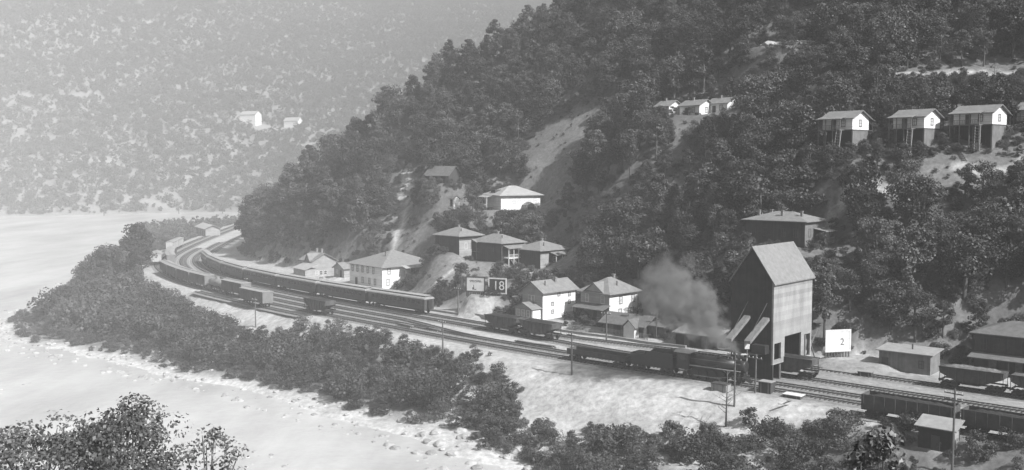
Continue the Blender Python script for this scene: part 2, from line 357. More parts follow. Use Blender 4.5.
tag(link('mountain', me), kind='structure')

# ------------------------------------------------------------------ tracks: ballast, rails, ties
def ribbon(mb, pl, nr, o0, o1, z0, z1):
    A = pl+nr*o0; B = pl+nr*o1; i = len(mb.v)
    for p, q in zip(A, B): mb.v += [(p[0], p[1], z0), (p[0], p[1], z1), (q[0], q[1], z1), (q[0], q[1], z0)]
    for k in range(len(A)-1):
        a_ = i+4*k; b_ = a_+4
        mb.f += [(a_, b_, b_+1, a_+1), (a_+1, b_+1, b_+2, a_+2), (a_+2, b_+2, b_+3, a_+3)]
PATHS = {}
for nm, (pl, y0, y1) in TRACKS.items():
    sel = (pl[:, 1] >= y0) & (pl[:, 1] <= y1); q = pl[sel]; d = np.concatenate([[0], np.cumsum(np.linalg.norm(np.diff(q, axis=0), axis=1))])
    s = np.arange(0, d[-1], 1.5); q = np.stack([np.interp(s, d, q[:, 0]), np.interp(s, d, q[:, 1])], 1)
    t = np.gradient(q, axis=0); t /= np.linalg.norm(t, axis=1)[:, None]; PATHS[nm] = (q, t, s)
    nr = np.stack([-t[:, 1], t[:, 0]], 1)
    desc = {'B': 'stub track on the bank edge under the dark gondolas, lower right', 'L0': 'short stub siding on the riverward edge of the yard', 'L1': 'outermost yard track along the top of the sandy river bank', 'L2': 'second yard track in from the river bank', 'M': 'short middle yard track left of the coal tower', 'T': 'track that runs through the opening of the coal tower', 'P': 'main line nearest the houses, under the long coach train'}[nm]
    root = tag(thing('railway_track', desc, 'track'), kind='structure')
    mb = MB(); i = 0
    A = [q+nr*o for o in (-2.1, -1.35, 1.35, 2.1)]; zz = (0.02, .16, .16, .02)
    for k_ in range(len(q)):
        for o in range(4): mb.v.append((A[o][k_][0], A[o][k_][1], zz[o]))
    for k_ in range(len(q)-1):
        for o in range(3): b_ = 4*k_+o; mb.f.append((b_, b_+1, b_+5, b_+4))
    mb.build('ballast_bed', 'ballast', root)
    for o in (-.75, .75):
        mb = MB(); ribbon(mb, q, nr, o-.06, o+.06, .27, .43); mb.build('rail', 'rail', root)
    ss = np.arange(0, s[-1], .72); V = []; Fc = []
    for j, a_ in enumerate(ss):
        c = np.array([np.interp(a_, s, q[:, 0]), np.interp(a_, s, q[:, 1])]); k_ = min(len(t)-1, int(a_/1.5)); tt = t[k_]; n_ = nr[k_]; hw = 1.25+random.uniform(-.06, .06)
        base = len(V)
        for zq in (.15, .27):
            for sx, sy in ((-1,-1),(1,-1),(1,1),(-1,1)): p = c+n_*hw*sx+tt*.12*sy; V.append((p[0], p[1], zq))
        Fc += [(base+4, base+5, base+6, base+7), (base, base+1, base+5, base+4), (base+2, base+3, base+7, base+6), (base+1, base+2, base+6, base+5), (base+3, base, base+4, base+7)]
    tag(link('ties', fast_mesh('ties', V, Fc, 'tie'), root), kind='stuff')
def on_track(nm, s=None, y=None):
    q, t, sa = PATHS[nm]
    if s is None: s = float(np.interp(-y, -q[:, 1], sa))
    return float(np.interp(s, sa, q[:, 0])), float(np.interp(s, sa, q[:, 1])), math.atan2(float(np.interp(s, sa, t[:, 1])), float(np.interp(s, sa, t[:, 0]))), s
def put(o, nm, s=None, y=None):
    x, y_, a_, s = on_track(nm, s, y); o.location = (x, y_, .43); o.rotation_euler.z = a_; return s

# ------------------------------------------------------------------ buildings
SHARED = {}
def shared(key, fn):
    if key not in SHARED: SHARED[key] = fn()
    return SHARED[key]
def window(root, L, W, face, u, z, w_=.9, h=1.5, trim='trim', pane='glass'):
    """face 'f' = -y, 'b' = +y, 'r' = +x, 'l' = -x; u along the face from its centre, z sill height. window > pane"""
    def frame():
        mb = MB(); t = .11
        mb.box(-w_/2-t, w_/2+t, -.05, .05, -t, 0).box(-w_/2-t, w_/2+t, -.05, .05, h, h+t).box(-w_/2-t, -w_/2, -.05, .05, 0, h).box(w_/2, w_/2+t, -.05, .05, 0, h)
        mb.box(-w_/2, w_/2, -.02, .03, h/2-.03, h/2+.03).box(-.02, .02, -.02, .03, 0, h)
        return mb.mesh('window', trim)
    f = link('window', shared(('win', w_, h, trim), frame), root)
    p = link('pane', shared(('pane', w_, h, pane), lambda: MB().box(-w_/2, w_/2, .035, .06, 0, h).mesh('pane', pane)), f)
    place_face(f, L, W, face, u, z); return f
def place_face(f, L, W, face, u, z, out=.03):
    if face == 'f': f.location = (u, -W/2-out, z)
    elif face == 'b': f.location = (-u, W/2+out, z); f.rotation_euler.z = math.pi
    elif face == 'r': f.location = (L/2+out, u, z); f.rotation_euler.z = math.pi/2
    else: f.location = (-L/2-out, -u, z); f.rotation_euler.z = -math.pi/2
def door(root, L, W, face, u, z, m='dark_trim'):
    d = link('door', shared(('door', m), lambda: MB().box(-.47, .47, -.04, .05, 0, 2.05).box(-.56, -.47, -.07, .05, 0, 2.14).box(.47, .56, -.07, .05, 0, 2.14).box(-.47, .47, -.07, .05, 2.05, 2.14).mesh('door', m)), root)
    place_face(d, L, W, face, u, z); return d
def walls(root, L, W, z0, h, m, kind, rise):
    mb = MB(); mb.box(-L/2, L/2, -W/2, W/2, z0, h)
    if kind == 'gx': mb.prism([(-W/2, h), (W/2, h), (0, h+rise)], 'x', -L/2, L/2)
    if kind == 'gy': mb.prism([(-L/2, h), (L/2, h), (0, h+rise)], 'y', -W/2, W/2)
    return mb.build('wall', m, root)
def roof(root, L, W, h, kind, rise, m='shingle', ov=.55, t=.16):
    mb = MB()
    if kind in ('gx', 'gy'):
        A, B = (L, W) if kind == 'gx' else (W, L)     # A along the ridge, B across
        sl = rise/(B/2); e = h-ov*sl
        for s in (-1, 1):
            c = [(-A/2-ov, s*(B/2+ov), e+.03), (A/2+ov, s*(B/2+ov), e+.03), (A/2+ov, 0, h+rise+.03), (-A/2-ov, 0, h+rise+.03)]
            if kind == 'gy': c = [(p[1], p[0], p[2]) for p in c]
            mb.quadbox(c+[(p[0], p[1], p[2]+t) for p in c])
    else:
        a, b = L/2+ov, W/2+ov; r = max(0, abs(L-W)/2)*.95
        T = [(-r, 0), (r, 0)] if L >= W else [(0, -r), (0, r)]
        z0 = h-ov*.35; i = len(mb.v); zt = h+rise
        mb.v += [(-a,-b,z0),(a,-b,z0),(a,b,z0),(-a,b,z0),(-a,-b,z0+t),(a,-b,z0+t),(a,b,z0+t),(-a,b,z0+t),(T[0][0],T[0][1],zt),(T[1][0],T[1][1],zt)]
        mb.f += [(i,i+1,i+2,i+3),(i,i+1,i+5,i+4),(i+1,i+2,i+6,i+5),(i+2,i+3,i+7,i+6),(i+3,i,i+4,i+7)]
        if L >= W: mb.f += [(i+4,i+5,i+9,i+8),(i+5,i+6,i+9),(i+6,i+7,i+8,i+9),(i+7,i+4,i+8)]
        else: mb.f += [(i+4,i+5,i+8),(i+5,i+6,i+9,i+8),(i+6,i+7,i+9),(i+7,i+4,i+8,i+9)]
    return mb.build('roof', m, root)
def chimney(rf, x, y, z, h=1.6, s=.32): 
    c = MB().box(x-s, x+s, y-s, y+s, z-1., z+h).box(x-s-.07, x+s+.07, y-s-.07, y+s+.07, z+h, z+h+.18).build('chimney', 'brick', rf); return c
def vent(rf, x, y, z): MB().tube((x, y, z-.5), (x, y, z+.9), .13, .13, 8).build('stovepipe', 'dark_trim', rf)
def porch(root, L, W, face, u0, u1, d, z, h, rm='shingle_dark', pm='post_wood', rail=True, posts=3, drop=.7, deck=True, legs=0):
    """porch along a face: deck, posts, roof, railing; legs = stilts down to that depth"""
    def P(u, o, zz):
        if face == 'f': return (u, -W/2-o, zz)
        if face == 'r': return (L/2+o, u, zz)
        if face == 'l': return (-L/2-o, u, zz)
        return (u, W/2+o, zz)
    def bx(mb, ua, ub, oa, ob, za, zb):
        p = P(ua, oa, za); q = P(ub, ob, zb); mb.box(min(p[0],q[0]), max(p[0],q[0]), min(p[1],q[1]), max(p[1],q[1]), za, zb)
    if deck: mb = MB(); bx(mb, u0, u1, .01, d, z-.18, z); mb.build('porch_deck', pm, root)
    for k_ in range(posts):
        u = u0+.1+(u1-u0-.2)*k_/(posts-1); mb = MB(); bx(mb, u-.08, u+.08, d-.2, d-.04, z, z+h-.01); mb.build('porch_post', pm, root)
        if legs: mb = MB(); bx(mb, u-.09, u+.09, d-.24, d-.06, z-legs, z-.18); mb.build('stilt', pm, root)
    mb = MB(); c = [P(u0-.3, .01, z+h+drop), P(u1+.3, .01, z+h+drop), P(u1+.3, d+.35, z+h-.02), P(u0-.3, d+.35, z+h-.02)]
    mb.quadbox(c+[(p[0], p[1], p[2]+.13) for p in c]); mb.build('porch_roof', rm, root)
    if rail:
        mb = MB(); bx(mb, u0, u1, d-.16, d-.08, z+.85, z+.93); bx(mb, u0, u1, d-.15, d-.09, z+.12, z+.18)
        for k_ in range(int((u1-u0)/.35)): bx(mb, u0+k_*.35, u0+k_*.35+.06, d-.145, d-.095, z+.18, z+.85)
        mb.build('railing', pm, root)
def steps(root, p0, p1, wd=1.1, m='plank', n=9):
    """a flight of steps between two points: stringers and treads in one part"""
    p0 = Vector(p0); p1 = Vector(p1); d = p1-p0; f = Vector((d.x, d.y, 0)).normalized(); s = Vector((-f.y, f.x, 0))*wd/2; mb = MB()
    for k_ in range(n):
        c = p0+d*(k_+.5)/n; a_ = f*(Vector((d.x, d.y, 0)).length/n*.55)
        q = [c-s-a_, c+s-a_, c+s+a_, c-s+a_]; mb.quadbox([(*v[:2], v.z-.05) for v in q]+[(*v[:2], v.z) for v in q])
    for sg in (-1, 1): mb.bar(p0+s*sg-Vector((0,0,.15)), p1+s*sg-Vector((0,0,.15)), .12)
    mb.build('steps', m, root)
def house(key, name, label, cat, group=None):
    cx, cy, z, th, L, W = SITES[key]; x, y = centre(cx, cy, th, L, W)
    return thing(name, label, cat, (x, y, z), R(th), group), L, W

# big white boarding house beside the coach train
t, L, W = house('hotel', 'boarding_house', 'large white two storey boarding house with hipped roof behind the coach train', 'house')
walls(t, L, W, -.6, 6.3, 'white_wall', 'h', 0); rf = roof(t, L, W, 6.3, 'h', 3.6, ov=.9)
chimney(rf, -7, 4, 7.2); chimney(rf, 2.5, -3.8, 8.4, 1.2, .25)
for u in (-7, -4.4, -1.6, 1.2, 4.2): window(t, L, W, 'f', u, 4, .8, 1.7, 'dark_trim')
for u in (-1.6, 2, 5): window(t, L, W, 'f', u, .9, .8, 1.6, 'dark_trim')
door(t, L, W, 'f', -5, .05)
for u in (-7.4, 5.6, 7.4): window(t, L, W, 'r', u, 1.0, .8, 1.6, 'dark_trim')
window(t, L, W, 'r', -7, 4.1, .8, 1.6, 'dark_trim'); door(t, L, W, 'r', 1, 3.35); door(t, L, W, 'r', -1, .05)
porch(t, L, W, 'r', -3, 5, 2.4, 3.3, 2.3, 'tin_roof', 'post_wood', posts=4, legs=3.2)
porch(t, L, W, 'r', -2.95, 4.95, 2.3, .15, 2.6, 'post_wood', 'post_wood', rail=False, posts=4, drop=.05)
steps(t, (L/2+1.6, -7.6, .1), (L/2+1.3, -3.1, 3.2))
# white gabled house and hipped house by the tracks
t, L, W = house('gable_white', 'house', 'tall white house with gable front and small gabled porch behind the two coal hoppers', 'house', 'white houses facing the tracks')
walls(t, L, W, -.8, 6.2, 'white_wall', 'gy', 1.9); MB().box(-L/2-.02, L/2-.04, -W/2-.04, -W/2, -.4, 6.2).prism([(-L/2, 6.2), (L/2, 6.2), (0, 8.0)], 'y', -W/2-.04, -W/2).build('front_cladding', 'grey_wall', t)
rf = roof(t, L, W, 6.2, 'gy', 1.9, ov=.7); vent(rf, 1.6, -3, 7.4); chimney(rf, .9, 1, 7.7, .9, .25)
for u in (-.9, .15): window(t, L, W, 'f', u, 3.6, .8, 1.5)
for u, z in ((-.2, 4.9), (-2.2, 2.9), (-2.2, 1.2), (3.2, 2.9), (3.2, 4.6)): window(t, L, W, 'r', u, z, .6, .7, 'dark_trim')
t2 = MB().box(-2.6, 2.6, -W/2-2.9, -W/2-.05, -.7, 2.6).prism([(-2.6, 2.6), (2.6, 2.6), (0, 3.7)], 'y', -W/2-2.9, -W/2-.05).build('porch', 'grey_wall', t)
mb = MB()
for s in (-1, 1):
    c = [(s*3.0, -W/2-3.3, 2.45), (s*3.0, -W/2-.05, 2.45), (0, -W/2-.05, 3.75), (0, -W/2-3.3, 3.75)]; mb.quadbox(c+[(p[0], p[1], p[2]+.14) for p in c])
mb.build('porch_roof', 'shingle', t)
for u in (-1.5, 0, 1.5): f = window(t, L, W+5.8, 'f', u, .9, .8, 1.3, 'trim')
MB().box(2.62, 2.7, -W/2-2.7, -W/2-.3, -.4, 2.2).build('porch_side', 'white_wall', t)
t, L, W = house('hip_white', 'house', 'white hipped roof house with dark front porch, beside the locomotive smoke', 'house', 'white houses facing the tracks')
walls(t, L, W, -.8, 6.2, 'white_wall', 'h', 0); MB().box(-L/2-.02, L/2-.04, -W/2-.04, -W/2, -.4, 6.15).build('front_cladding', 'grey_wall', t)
rf = roof(t, L, W, 6.2, 'h', 2.9, ov=.8)
mb = MB().prism([(-2.6, 6.2), (2.6, 6.2), (0, 8.1)], 'y', -W/2-.3, -.5); mb.build('dormer', 'grey_wall', rf)
mb = MB()
for s in (-1, 1):
    c = [(s*3.1, -W/2-.7, 5.95), (s*3.1, -.4, 5.95), (0, -.4, 8.2), (0, -W/2-.7, 8.2)]; mb.quadbox(c+[(p[0], p[1], p[2]+.13) for p in c])
mb.build('dormer_roof', 'shingle', rf); vent(rf, 2.6, -.5, 7.6); chimney(rf, -.5, 2, 8.6, .8, .3)
for u in (-2.3, 2.2): window(t, L, W, 'f', u, 3.9, .8, 1.6)
for u in (-1, 3.2): window(t, L, W, 'r', u, 3.7, .85, 1.5, 'dark_trim')
for u in (-1.2, .9, 2.9): window(t, L, W, 'r', u, .8, .8, 1.7, 'dark_trim')
door(t, L, W, 'f', 0, .1); porch(t, L, W, 'f', -4.2, 4.2, 2.4, .1, 2.6, 'shingle_dark', 'dark_trim', posts=4, drop=.8)
# low dark sheds at the tracks
t, L, W = house('low_shed', 'freight_shed', 'low dark board shed with wide shingled roof beside the main line', 'shed')
walls(t, L, W, -.3, 2.5, 'dark_wall', 'gx', 1.5); rf = roof(t, L, W, 2.5, 'gx', 1.5, 'shingle_dark', .8)
for u in (-3, 0): door(t, L, W, 'f', u, .05, 'post_wood')
window(t, L, W, 'f', 2.6, 1, .9, 1, 'trim')
mb = MB().box(1.2, 3.8, -W/2-1.6, -W/2-.05, -.3, 2.2).prism([(1.2, 2.2), (3.8, 2.2), (2.5, 3.5)], 'y', -W/2-1.6, -W/2-.05); mb.build('gable_bay', 'trim', t)
mb = MB()
for s in (-1, 1):
    c = [(2.5+s*1.75, -W/2-1.9, 2.0), (2.5+s*1.75, .2, 2.0), (2.5, .2, 3.62), (2.5, -W/2-1.9, 3.62)]; mb.quadbox(c+[(p[0], p[1], p[2]+.13) for p in c])
mb.build('bay_roof', 'shingle_dark', t)
walls_w = MB().box(L/2+.05, L/2+3.8, -1.2, W/2+1.4, -.3, 2.4).build('wing', 'mid_wall', t); c = [(L/2+.05, -1.8, 2.3), (L/2+4.2, -1.8, 2.3), (L/2+4.2, W/2+1.9, 3.9), (L/2+.05, W/2+1.9, 3.9)]
MB().quadbox(c+[(p[0], p[1], p[2]+.14) for p in c]).build('wing_roof', 'shingle_dark', t)
t, L, W = house('store_low', 'storage_shed', 'long low shed with pale lean-to roof seen just above the locomotive boiler', 'shed')
walls(t, L, W, -.3, 2.6, 'dark_wall', 'h', 0); c = [(-L/2-.5, -W/2-.8, 2.5), (L/2+.5, -W/2-.8, 2.5), (L/2+.5, W/2+.3, 3.6), (-L/2-.5, W/2+.3, 3.6)]
MB().quadbox(c+[(p[0], p[1], p[2]+.14) for p in c]).build('roof', 'car_roof', t); door(t, L, W, 'f', -2, .05, 'post_wood'); door(t, L, W, 'f', 1.8, .05, 'post_wood')
# three dark cottages on the slope
def dark_house(key, label, h, rise=2.0, po='r'):
    t, L, W = house(key, 'house', label, 'house', 'dark cottages in a row on the slope')
    walls(t, L, W, -3.0, h, 'dark_wall', 'h', 0); rf = roof(t, L, W, h, 'h', rise, 'shingle', .7); chimney(rf, -.5, .5, h+rise-.5, .9, .3); vent(rf, L*.3, -W*.2, h+.9)
    for u in (-L*.28, L*.2): window(t, L, W, 'f', u, h-2.4, .8, 1.5, 'dark_trim')
    return t, L, W
t, L, W = dark_house('dark_a', 'leftmost of three dark cottages in a row on the slope', 4.6)
MB().box(L/2+.003, L/2+.05, -W/2, .4, -1.2, 3.3).build('front_cladding', 'grey_wall', t)
porch(t, L, W, 'r', .5, W/2, 1.8, .2, 2.5, 'shingle', 'post_wood', posts=3, legs=2); door(t, L, W, 'r', 1.6, .2); window(t, L, W, 'r', -1.7, 1, .8, 1.5, 'trim')
t, L, W = dark_house('dark_b', 'middle and largest of three dark cottages in a row, with posted porch', 5.3)
porch(t, L, W, 'r', -W/2+.8, W/2, 2.0, 1.3, 2.5, 'shingle', 'trim', posts=5, legs=3.5); door(t, L, W, 'r', 1, 1.3); window(t, L, W, 'r', -1.2, 2, .8, 1.4, 'trim')
steps(t, (L/2+6, -3.2, -1.6), (L/2+2, -2.2, 1.25))
t, L, W = dark_house('dark_c', 'dark cottage with pale end panel nearest the billboards, third in the row', 4.9)
MB().box(L/2+.003, L/2+.05, -W/2, -W/2+3.4, -1.6, 3.8).build('front_cladding', 'grey_wall', t)
porch(t, L, W, 'r', -W/2+3.6, W/2, 2.4, 1.0, 2.5, 'shingle', 'trim', posts=4, legs=3); door(t, L, W, 'r', 2.2, 1.0); window(t, L, W, 'r', -.2, 1.7, .8, 1.3, 'trim')
# white bungalow above
t, L, W = house('bungalow', 'bungalow', 'white bungalow with row of windows and low hipped roof above the dark cottages', 'house')
walls(t, L, W, -2.5, 4.5, 'white_wall', 'h', 0); rf = roof(t, L, W, 4.5, 'h', 2.6, 'tin_roof', .9)
mb = MB().box(-2.4, .6, -W/2+.6, -W/2+3, 4.6, 5.9); mb.build('dormer', 'dark_trim', rf)
for k_ in range(5): window(t, L, W, 'r', -2.2+k_*1.75, 2.0, .9, 1.5, 'trim')
for u in (-2, 1.5): window(t, L, W, 'f', u, 2.0, .9, 1.5, 'trim')
porch(t, L, W, 'f', -4.8, 1, 2.6, .9, 2.7, 'tin_roof', 'trim', posts=3, legs=1.4)
MB().box(L/2+.1, L/2+2.4, .6, 3.4, -2, 1.4).prism([(.6-.2, 1.4), (3.4+.2, 1.4), (2, 2.3)], 'x', L/2+.05, L/2+2.6).build('cellar_entry', 'concrete', t)
MB().box(L/2+2.405, L/2+2.46, 1.1, 2.9, -1.4, .9).build('cellar_door', 'dark_trim', t)
# rock and rubble retaining wall in front of the bungalow
mb = MB(); ws = [(-18,292),(-9,291.5),(0,290.5),(8,290)]
for (xa, ya), (xb, yb) in zip(ws[:-1], ws[1:]):
    za, zb = H(xa, ya), H(xb, yb); mb.quadbox([(xa,ya,za-2.5),(xb,yb,zb-2.5),(xb,yb+.7,zb-2.5),(xa,ya+.7,za-2.5),(xa,ya,za+1.2),(xb,yb,zb+1.2),(xb,yb+.7,zb+1.2),(xa,ya+.7,za+1.2)])
tag(mb.build('retaining_wall', 'concrete'), 'low stone retaining wall below the white bungalow', 'wall')
t, L, W = house('barn', 'barn', 'dark shingled barn roof among trees at the top of the footpath', 'barn')
walls(t, L, W, -2, 2.6, 'dark_wall', 'gx', 2.6); roof(t, L, W, 2.6, 'gx', 2.6, 'shingle_dark', .6); door(t, L, W, 'f', 1, .1, 'post_wood'); window(t, L, W, 'f', -2.5, 1, .8, 1)
t, L, W = house('privy', 'outhouse', 'tiny white outhouse left of the white bungalow', 'shed')
walls(t, L, W, -.8, 2.4, 'white_wall', 'gx', .7); roof(t, L, W, 2.4, 'gx', .7, 'shingle_dark', .25); door(t, L, W, 'f', 0, .05)
# dark double house behind the coal tower
t, L, W = house('behind', 'house', 'large dark board house with hipped roof directly behind the coal tower', 'house')
walls(t, L, W, -3, 5.2, 'dark_wall', 'h', 0); MB().box(L/2+.003, L/2+.05, -W/2, W/2, -3, 5.2).build('end_cladding', 'mid_wall', t)
rf = roof(t, L, W, 5.2, 'h', 1.6, 'shingle', .7)
for x, y in ((-4.4, -2.6), (0.6, -2.4), (4.6, -2.0), (-3.2, 0.4)): chimney(rf, x, y, 6.1, .8, .22)
for u in (-4.6, -2, 2, 4.6): window(t, L, W, 'f', u, 2, .8, 1.5, 'dark_trim')
porch(t, L, W, 'r', -.5, W/2-.5, 2.4, .8, 2.2, 'shingle', 'mid_wall', posts=3, legs=3, drop=.5); window(t, L, W, 'r', -2.4, 2, .8, 1.5, 'dark_trim')
# white cottages on stilts high on the slope
def stilt_house(key, label, base):
    t, L, W = house(key, 'cottage', label, 'house', 'white cottages on stilts high on the slope')
    f = 1.9; h = f+2.5
    walls(t, L, W, f, h, 'white_wall', 'gx', 1.5)
    rf = roof(t, L, W, h, 'gx', 1.5, 'shingle', .6); vent(rf, 1, .6, h+1.1)
    MB().box(-L/2, L/2, -W/2+.1, W/2-.1, f-.25, f-.004).build('floor_frame', 'dark_trim', t)
    for sx in (-1, 0, 1):
        for sy in (-1, 0, 1): MB().box(sx*(L/2-.2)-.12, sx*(L/2-.2)+.12, sy*(W/2-.3)-.12, sy*(W/2-.3)+.12, -5.5+(1.5 if sy == 1 else 0), f-.25).build('stilt', 'post_wood', t)
    MB().box(L/2-.16, L/2-.02, -W/2+.2, W/2-.2, -3.5, f-.26).build('skirting', 'mid_wall', t)
    MB().box(-L/2+.3, L/2-.3, -W/2+1.2, -W/2+1.3, -4.5, f-.26).build('undercroft_shade', 'coal_board', t)  # black sheet standing in for the shade in the void under the house
    window(t, L, W, 'r', -.1, f+.75, .85, 1.3, 'dark_trim'); window(t, L, W, 'f', L*.2, f+.7, .8, 1.3, 'dark_trim'); door(t, L, W, 'f', -L*.12, f+.02)
    porch(t, L, W, 'f', -L/2, L/2-1.8, 1.9, f, 2.2, 'shingle', 'post_wood', posts=4, legs=5.2, drop=.55)
    porch(t, L, W, 'b', -1.5, L/2, 1.8, f, 2.0, 'shingle_dark', 'dark_trim', posts=3, legs=2, drop=.5)
    steps(t, (L/2-.6, -W/2-5.2, -3.6), (L/2-2.2, -W/2-1.6, f), 1.0)
    return t
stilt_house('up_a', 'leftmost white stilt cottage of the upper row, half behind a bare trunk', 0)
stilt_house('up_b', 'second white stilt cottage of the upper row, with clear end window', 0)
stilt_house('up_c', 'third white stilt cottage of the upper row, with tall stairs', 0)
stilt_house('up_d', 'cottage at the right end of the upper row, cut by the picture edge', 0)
def small_house(key, label, group='small white cottages among the hillside trees'):
    t, L, W = house(key, 'cottage', label, 'house', group)
    walls(t, L, W, -2, 2.9, 'white_wall', 'gx', 1.5); rf = roof(t, L, W, 2.9, 'gx', 1.5, 'shingle', .5); chimney(rf, -1, 0, 4.3, .8, .25)
    window(t, L, W, 'r', 0, 1, .8, 1.3, 'dark_trim'); window(t, L, W, 'f', 1.4, 1, .8, 1.3, 'dark_trim'); door(t, L, W, 'f', -1, .1); return t
small_house('ridge_a', 'middle of three small white cottages among the trees, upper centre')
small_house('ridge_b', 'right one of three small white cottages among the trees, sunlit gable')
small_house('ridge_c', 'leftmost and smallest of three small white cottages among the trees')
# house with gables behind the coaches, left
t, L, W = house('station', 'house', 'gabled house with pale low wing among tall trees behind the coach train', 'house')
walls(t, L, W, -.5, 4.6, 'grey_wall', 'gx', 2.2); rf = roof(t, L, W, 4.6, 'gx', 2.2, 'shingle', .6); chimney(rf, -2, .5, 6.7, 1.2, .3); chimney(rf, 2, .4, 6.7, 1.2, .3)
MB().prism([(0, 4.5), (3.6, 4.5), (1.8, 6.6)], 'y', -W/2-.2, -.5).build('dormer', 'grey_wall', rf)
mb = MB()
for s in (-1, 1):
    c = [(1.8+s*2.2, -W/2-.6, 4.2), (1.8+s*2.2, -.4, 4.2), (1.8, -.4, 6.75), (1.8, -W/2-.6, 6.75)]; mb.quadbox(c+[(p[0], p[1], p[2]+.13) for p in c])
mb.build('dormer_roof', 'shingle', rf)
for u in (-2.8, 1, 2.6): window(t, L, W, 'f', u, 2.7, .8, 1.5)
MB().box(L/2-4, L/2+5, -W/2-4.5, -W/2-.05, -.4, 2.6).build('wing', 'grey_wall', t); c = [(L/2-4.4, -W/2-5, 2.5), (L/2+5.4, -W/2-5, 2.5), (L/2+5.4, -W/2+.0, 4.1), (L/2-4.4, -W/2+.0, 4.1)]
MB().quadbox(c+[(p[0], p[1], p[2]+.14) for p in c]).build('wing_roof', 'tin_roof', t)
for u in (-3.2, -1.8, -.4): f = window(t, L+10, W, 'r', u-1.5, .8, .8, 1.2)
t, L, W = house('side_shed', 'shed', 'small pale gabled shed left of the boarding house', 'shed')
walls(t, L, W, -.5, 2.8, 'grey_wall', 'gy', 1.5); roof(t, L, W, 2.8, 'gy', 1.5, 'shingle', .5); window(t, L, W, 'f', -1, 1, .8, 1.1); door(t, L, W, 'f', 1.2, .05)
# right: flat roofed yard shed and long two storey hall
t, L, W = house('yard_shed', 'yard_shed', 'small board shed with pale flat roof behind the track, right of the white billboard', 'shed')
walls(t, L, W, -.3, 3.3, 'mid_wall', 'h', 0); c = [(-L/2-.5, -W/2-.5, 3.32), (L/2+.5, -W/2-.5, 3.32), (L/2+.5, W/2+.5, 3.7), (-L/2-.5, W/2+.5, 3.7)]
rf = MB().quadbox(c+[(p[0], p[1], p[2]+.14) for p in c]).build('roof', 'car_roof', t); vent(rf, .5, 0, 3.6); door(t, L, W, 'f', -3.2, .05); window(t, L, W, 'f', 2.8, 1.1, .7, 1.1, 'dark_trim')
t, L, W = house('right_hall', 'storage_hall', 'long dark two storey hall with tall windows at the right edge', 'building')
walls(t, L, W, -.3, 6.6, 'dark_wall', 'h', 0); roof(t, L, W, 6.6, 'h', 1.8, 'shingle_dark', .8)
for k_ in range(8): window(t, L, W, 'f', -7.6+k_*2.15, 3.7, .9, 2, 'dark_trim')
for k_ in range(4): door(t, L, W, 'f', -6+k_*4, .05, 'post_wood')
porch(t, L, W, 'f', -L/2, L/2, 2.6, .1, 2.5, 'shingle_dark', 'dark_trim', rail=False, posts=7, drop=.5)
# far long depot beyond the bend
t, L, W = house('far_depot', 'depot', 'long pale low depot beyond the far bend of the tracks', 'building')
walls(t, L, W, -.5, 3.6, 'grey_wall', 'gx', 1.6); roof(t, L, W, 3.6, 'gx', 1.6, 'tin_roof', .8)
for k_ in range(5): door(t, L, W, 'r' if k_ == 9 else 'f', -9+k_*4.5, .05)
# far farm houses across the river
for (x, y, L, W, lab) in [(-317, 1220, 22, 13, 'small pale barn on the far mountainside, left of the pair'), (-266, 1222, 20, 10, 'small pale house on the far mountainside, right of the pair')]:
    t = thing('farm_house', lab, 'house', (x, y, float(mtn(np.array([x]), np.array([y]))[0])+.5), R(-20), 'pale farm buildings on the far mountain')
    walls(t, L, W, -6, 8, 'white_wall', 'gx', 4); roof(t, L, W, 8, 'gx', 4, 'tin_roof', .6)
    for u in (-3, 3): window(t, L, W, 'f', u, 2, 1.2, 1.6)

# ------------------------------------------------------------------ coal tower astride the tower track
cx, cy = 42.0, 159.3; TH = -42; TL, TW = 7.6, 13.8; x, y = centre(cx, cy, TH, TL, TW)
t = thing('coal_tower', 'tall gabled coaling tower with dark track side and pale stained end wall', 'tower', (x, y, 0), R(TH))
zb, ze, ri = 7.0, 16.2, 5.4
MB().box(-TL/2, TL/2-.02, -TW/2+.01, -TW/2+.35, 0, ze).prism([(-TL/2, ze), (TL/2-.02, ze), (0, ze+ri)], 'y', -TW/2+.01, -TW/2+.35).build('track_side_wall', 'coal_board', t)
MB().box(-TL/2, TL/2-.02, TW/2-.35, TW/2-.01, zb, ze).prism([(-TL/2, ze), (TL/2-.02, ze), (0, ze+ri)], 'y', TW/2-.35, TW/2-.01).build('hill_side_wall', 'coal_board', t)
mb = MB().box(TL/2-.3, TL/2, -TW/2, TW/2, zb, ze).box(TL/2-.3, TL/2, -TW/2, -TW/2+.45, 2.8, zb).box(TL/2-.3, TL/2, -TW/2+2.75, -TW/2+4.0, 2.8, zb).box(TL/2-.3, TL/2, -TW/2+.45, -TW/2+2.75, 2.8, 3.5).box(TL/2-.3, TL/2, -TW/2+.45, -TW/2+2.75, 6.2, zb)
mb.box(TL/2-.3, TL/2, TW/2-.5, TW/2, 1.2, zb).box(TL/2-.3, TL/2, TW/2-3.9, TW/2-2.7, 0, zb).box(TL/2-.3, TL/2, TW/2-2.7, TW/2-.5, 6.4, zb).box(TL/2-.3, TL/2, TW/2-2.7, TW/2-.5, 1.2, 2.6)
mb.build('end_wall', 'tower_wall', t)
MB().box(-TL/2, -TL/2+.3, -TW/2+.36, TW/2-.36, zb-.5, ze).build('far_end_wall', 'coal_board', t)
MB().box(-TL/2+.31, TL/2-.31, -TW/2+.36, TW/2-.36, zb-.2, zb+.3).build('bin_floor', 'coal_board', t)
MB().box(-TL/2+.3, TL/2-.4, -TW/2+3.4, -TW/2+3.7, 0, zb-.21).build('inner_wall', 'coal_board', t)
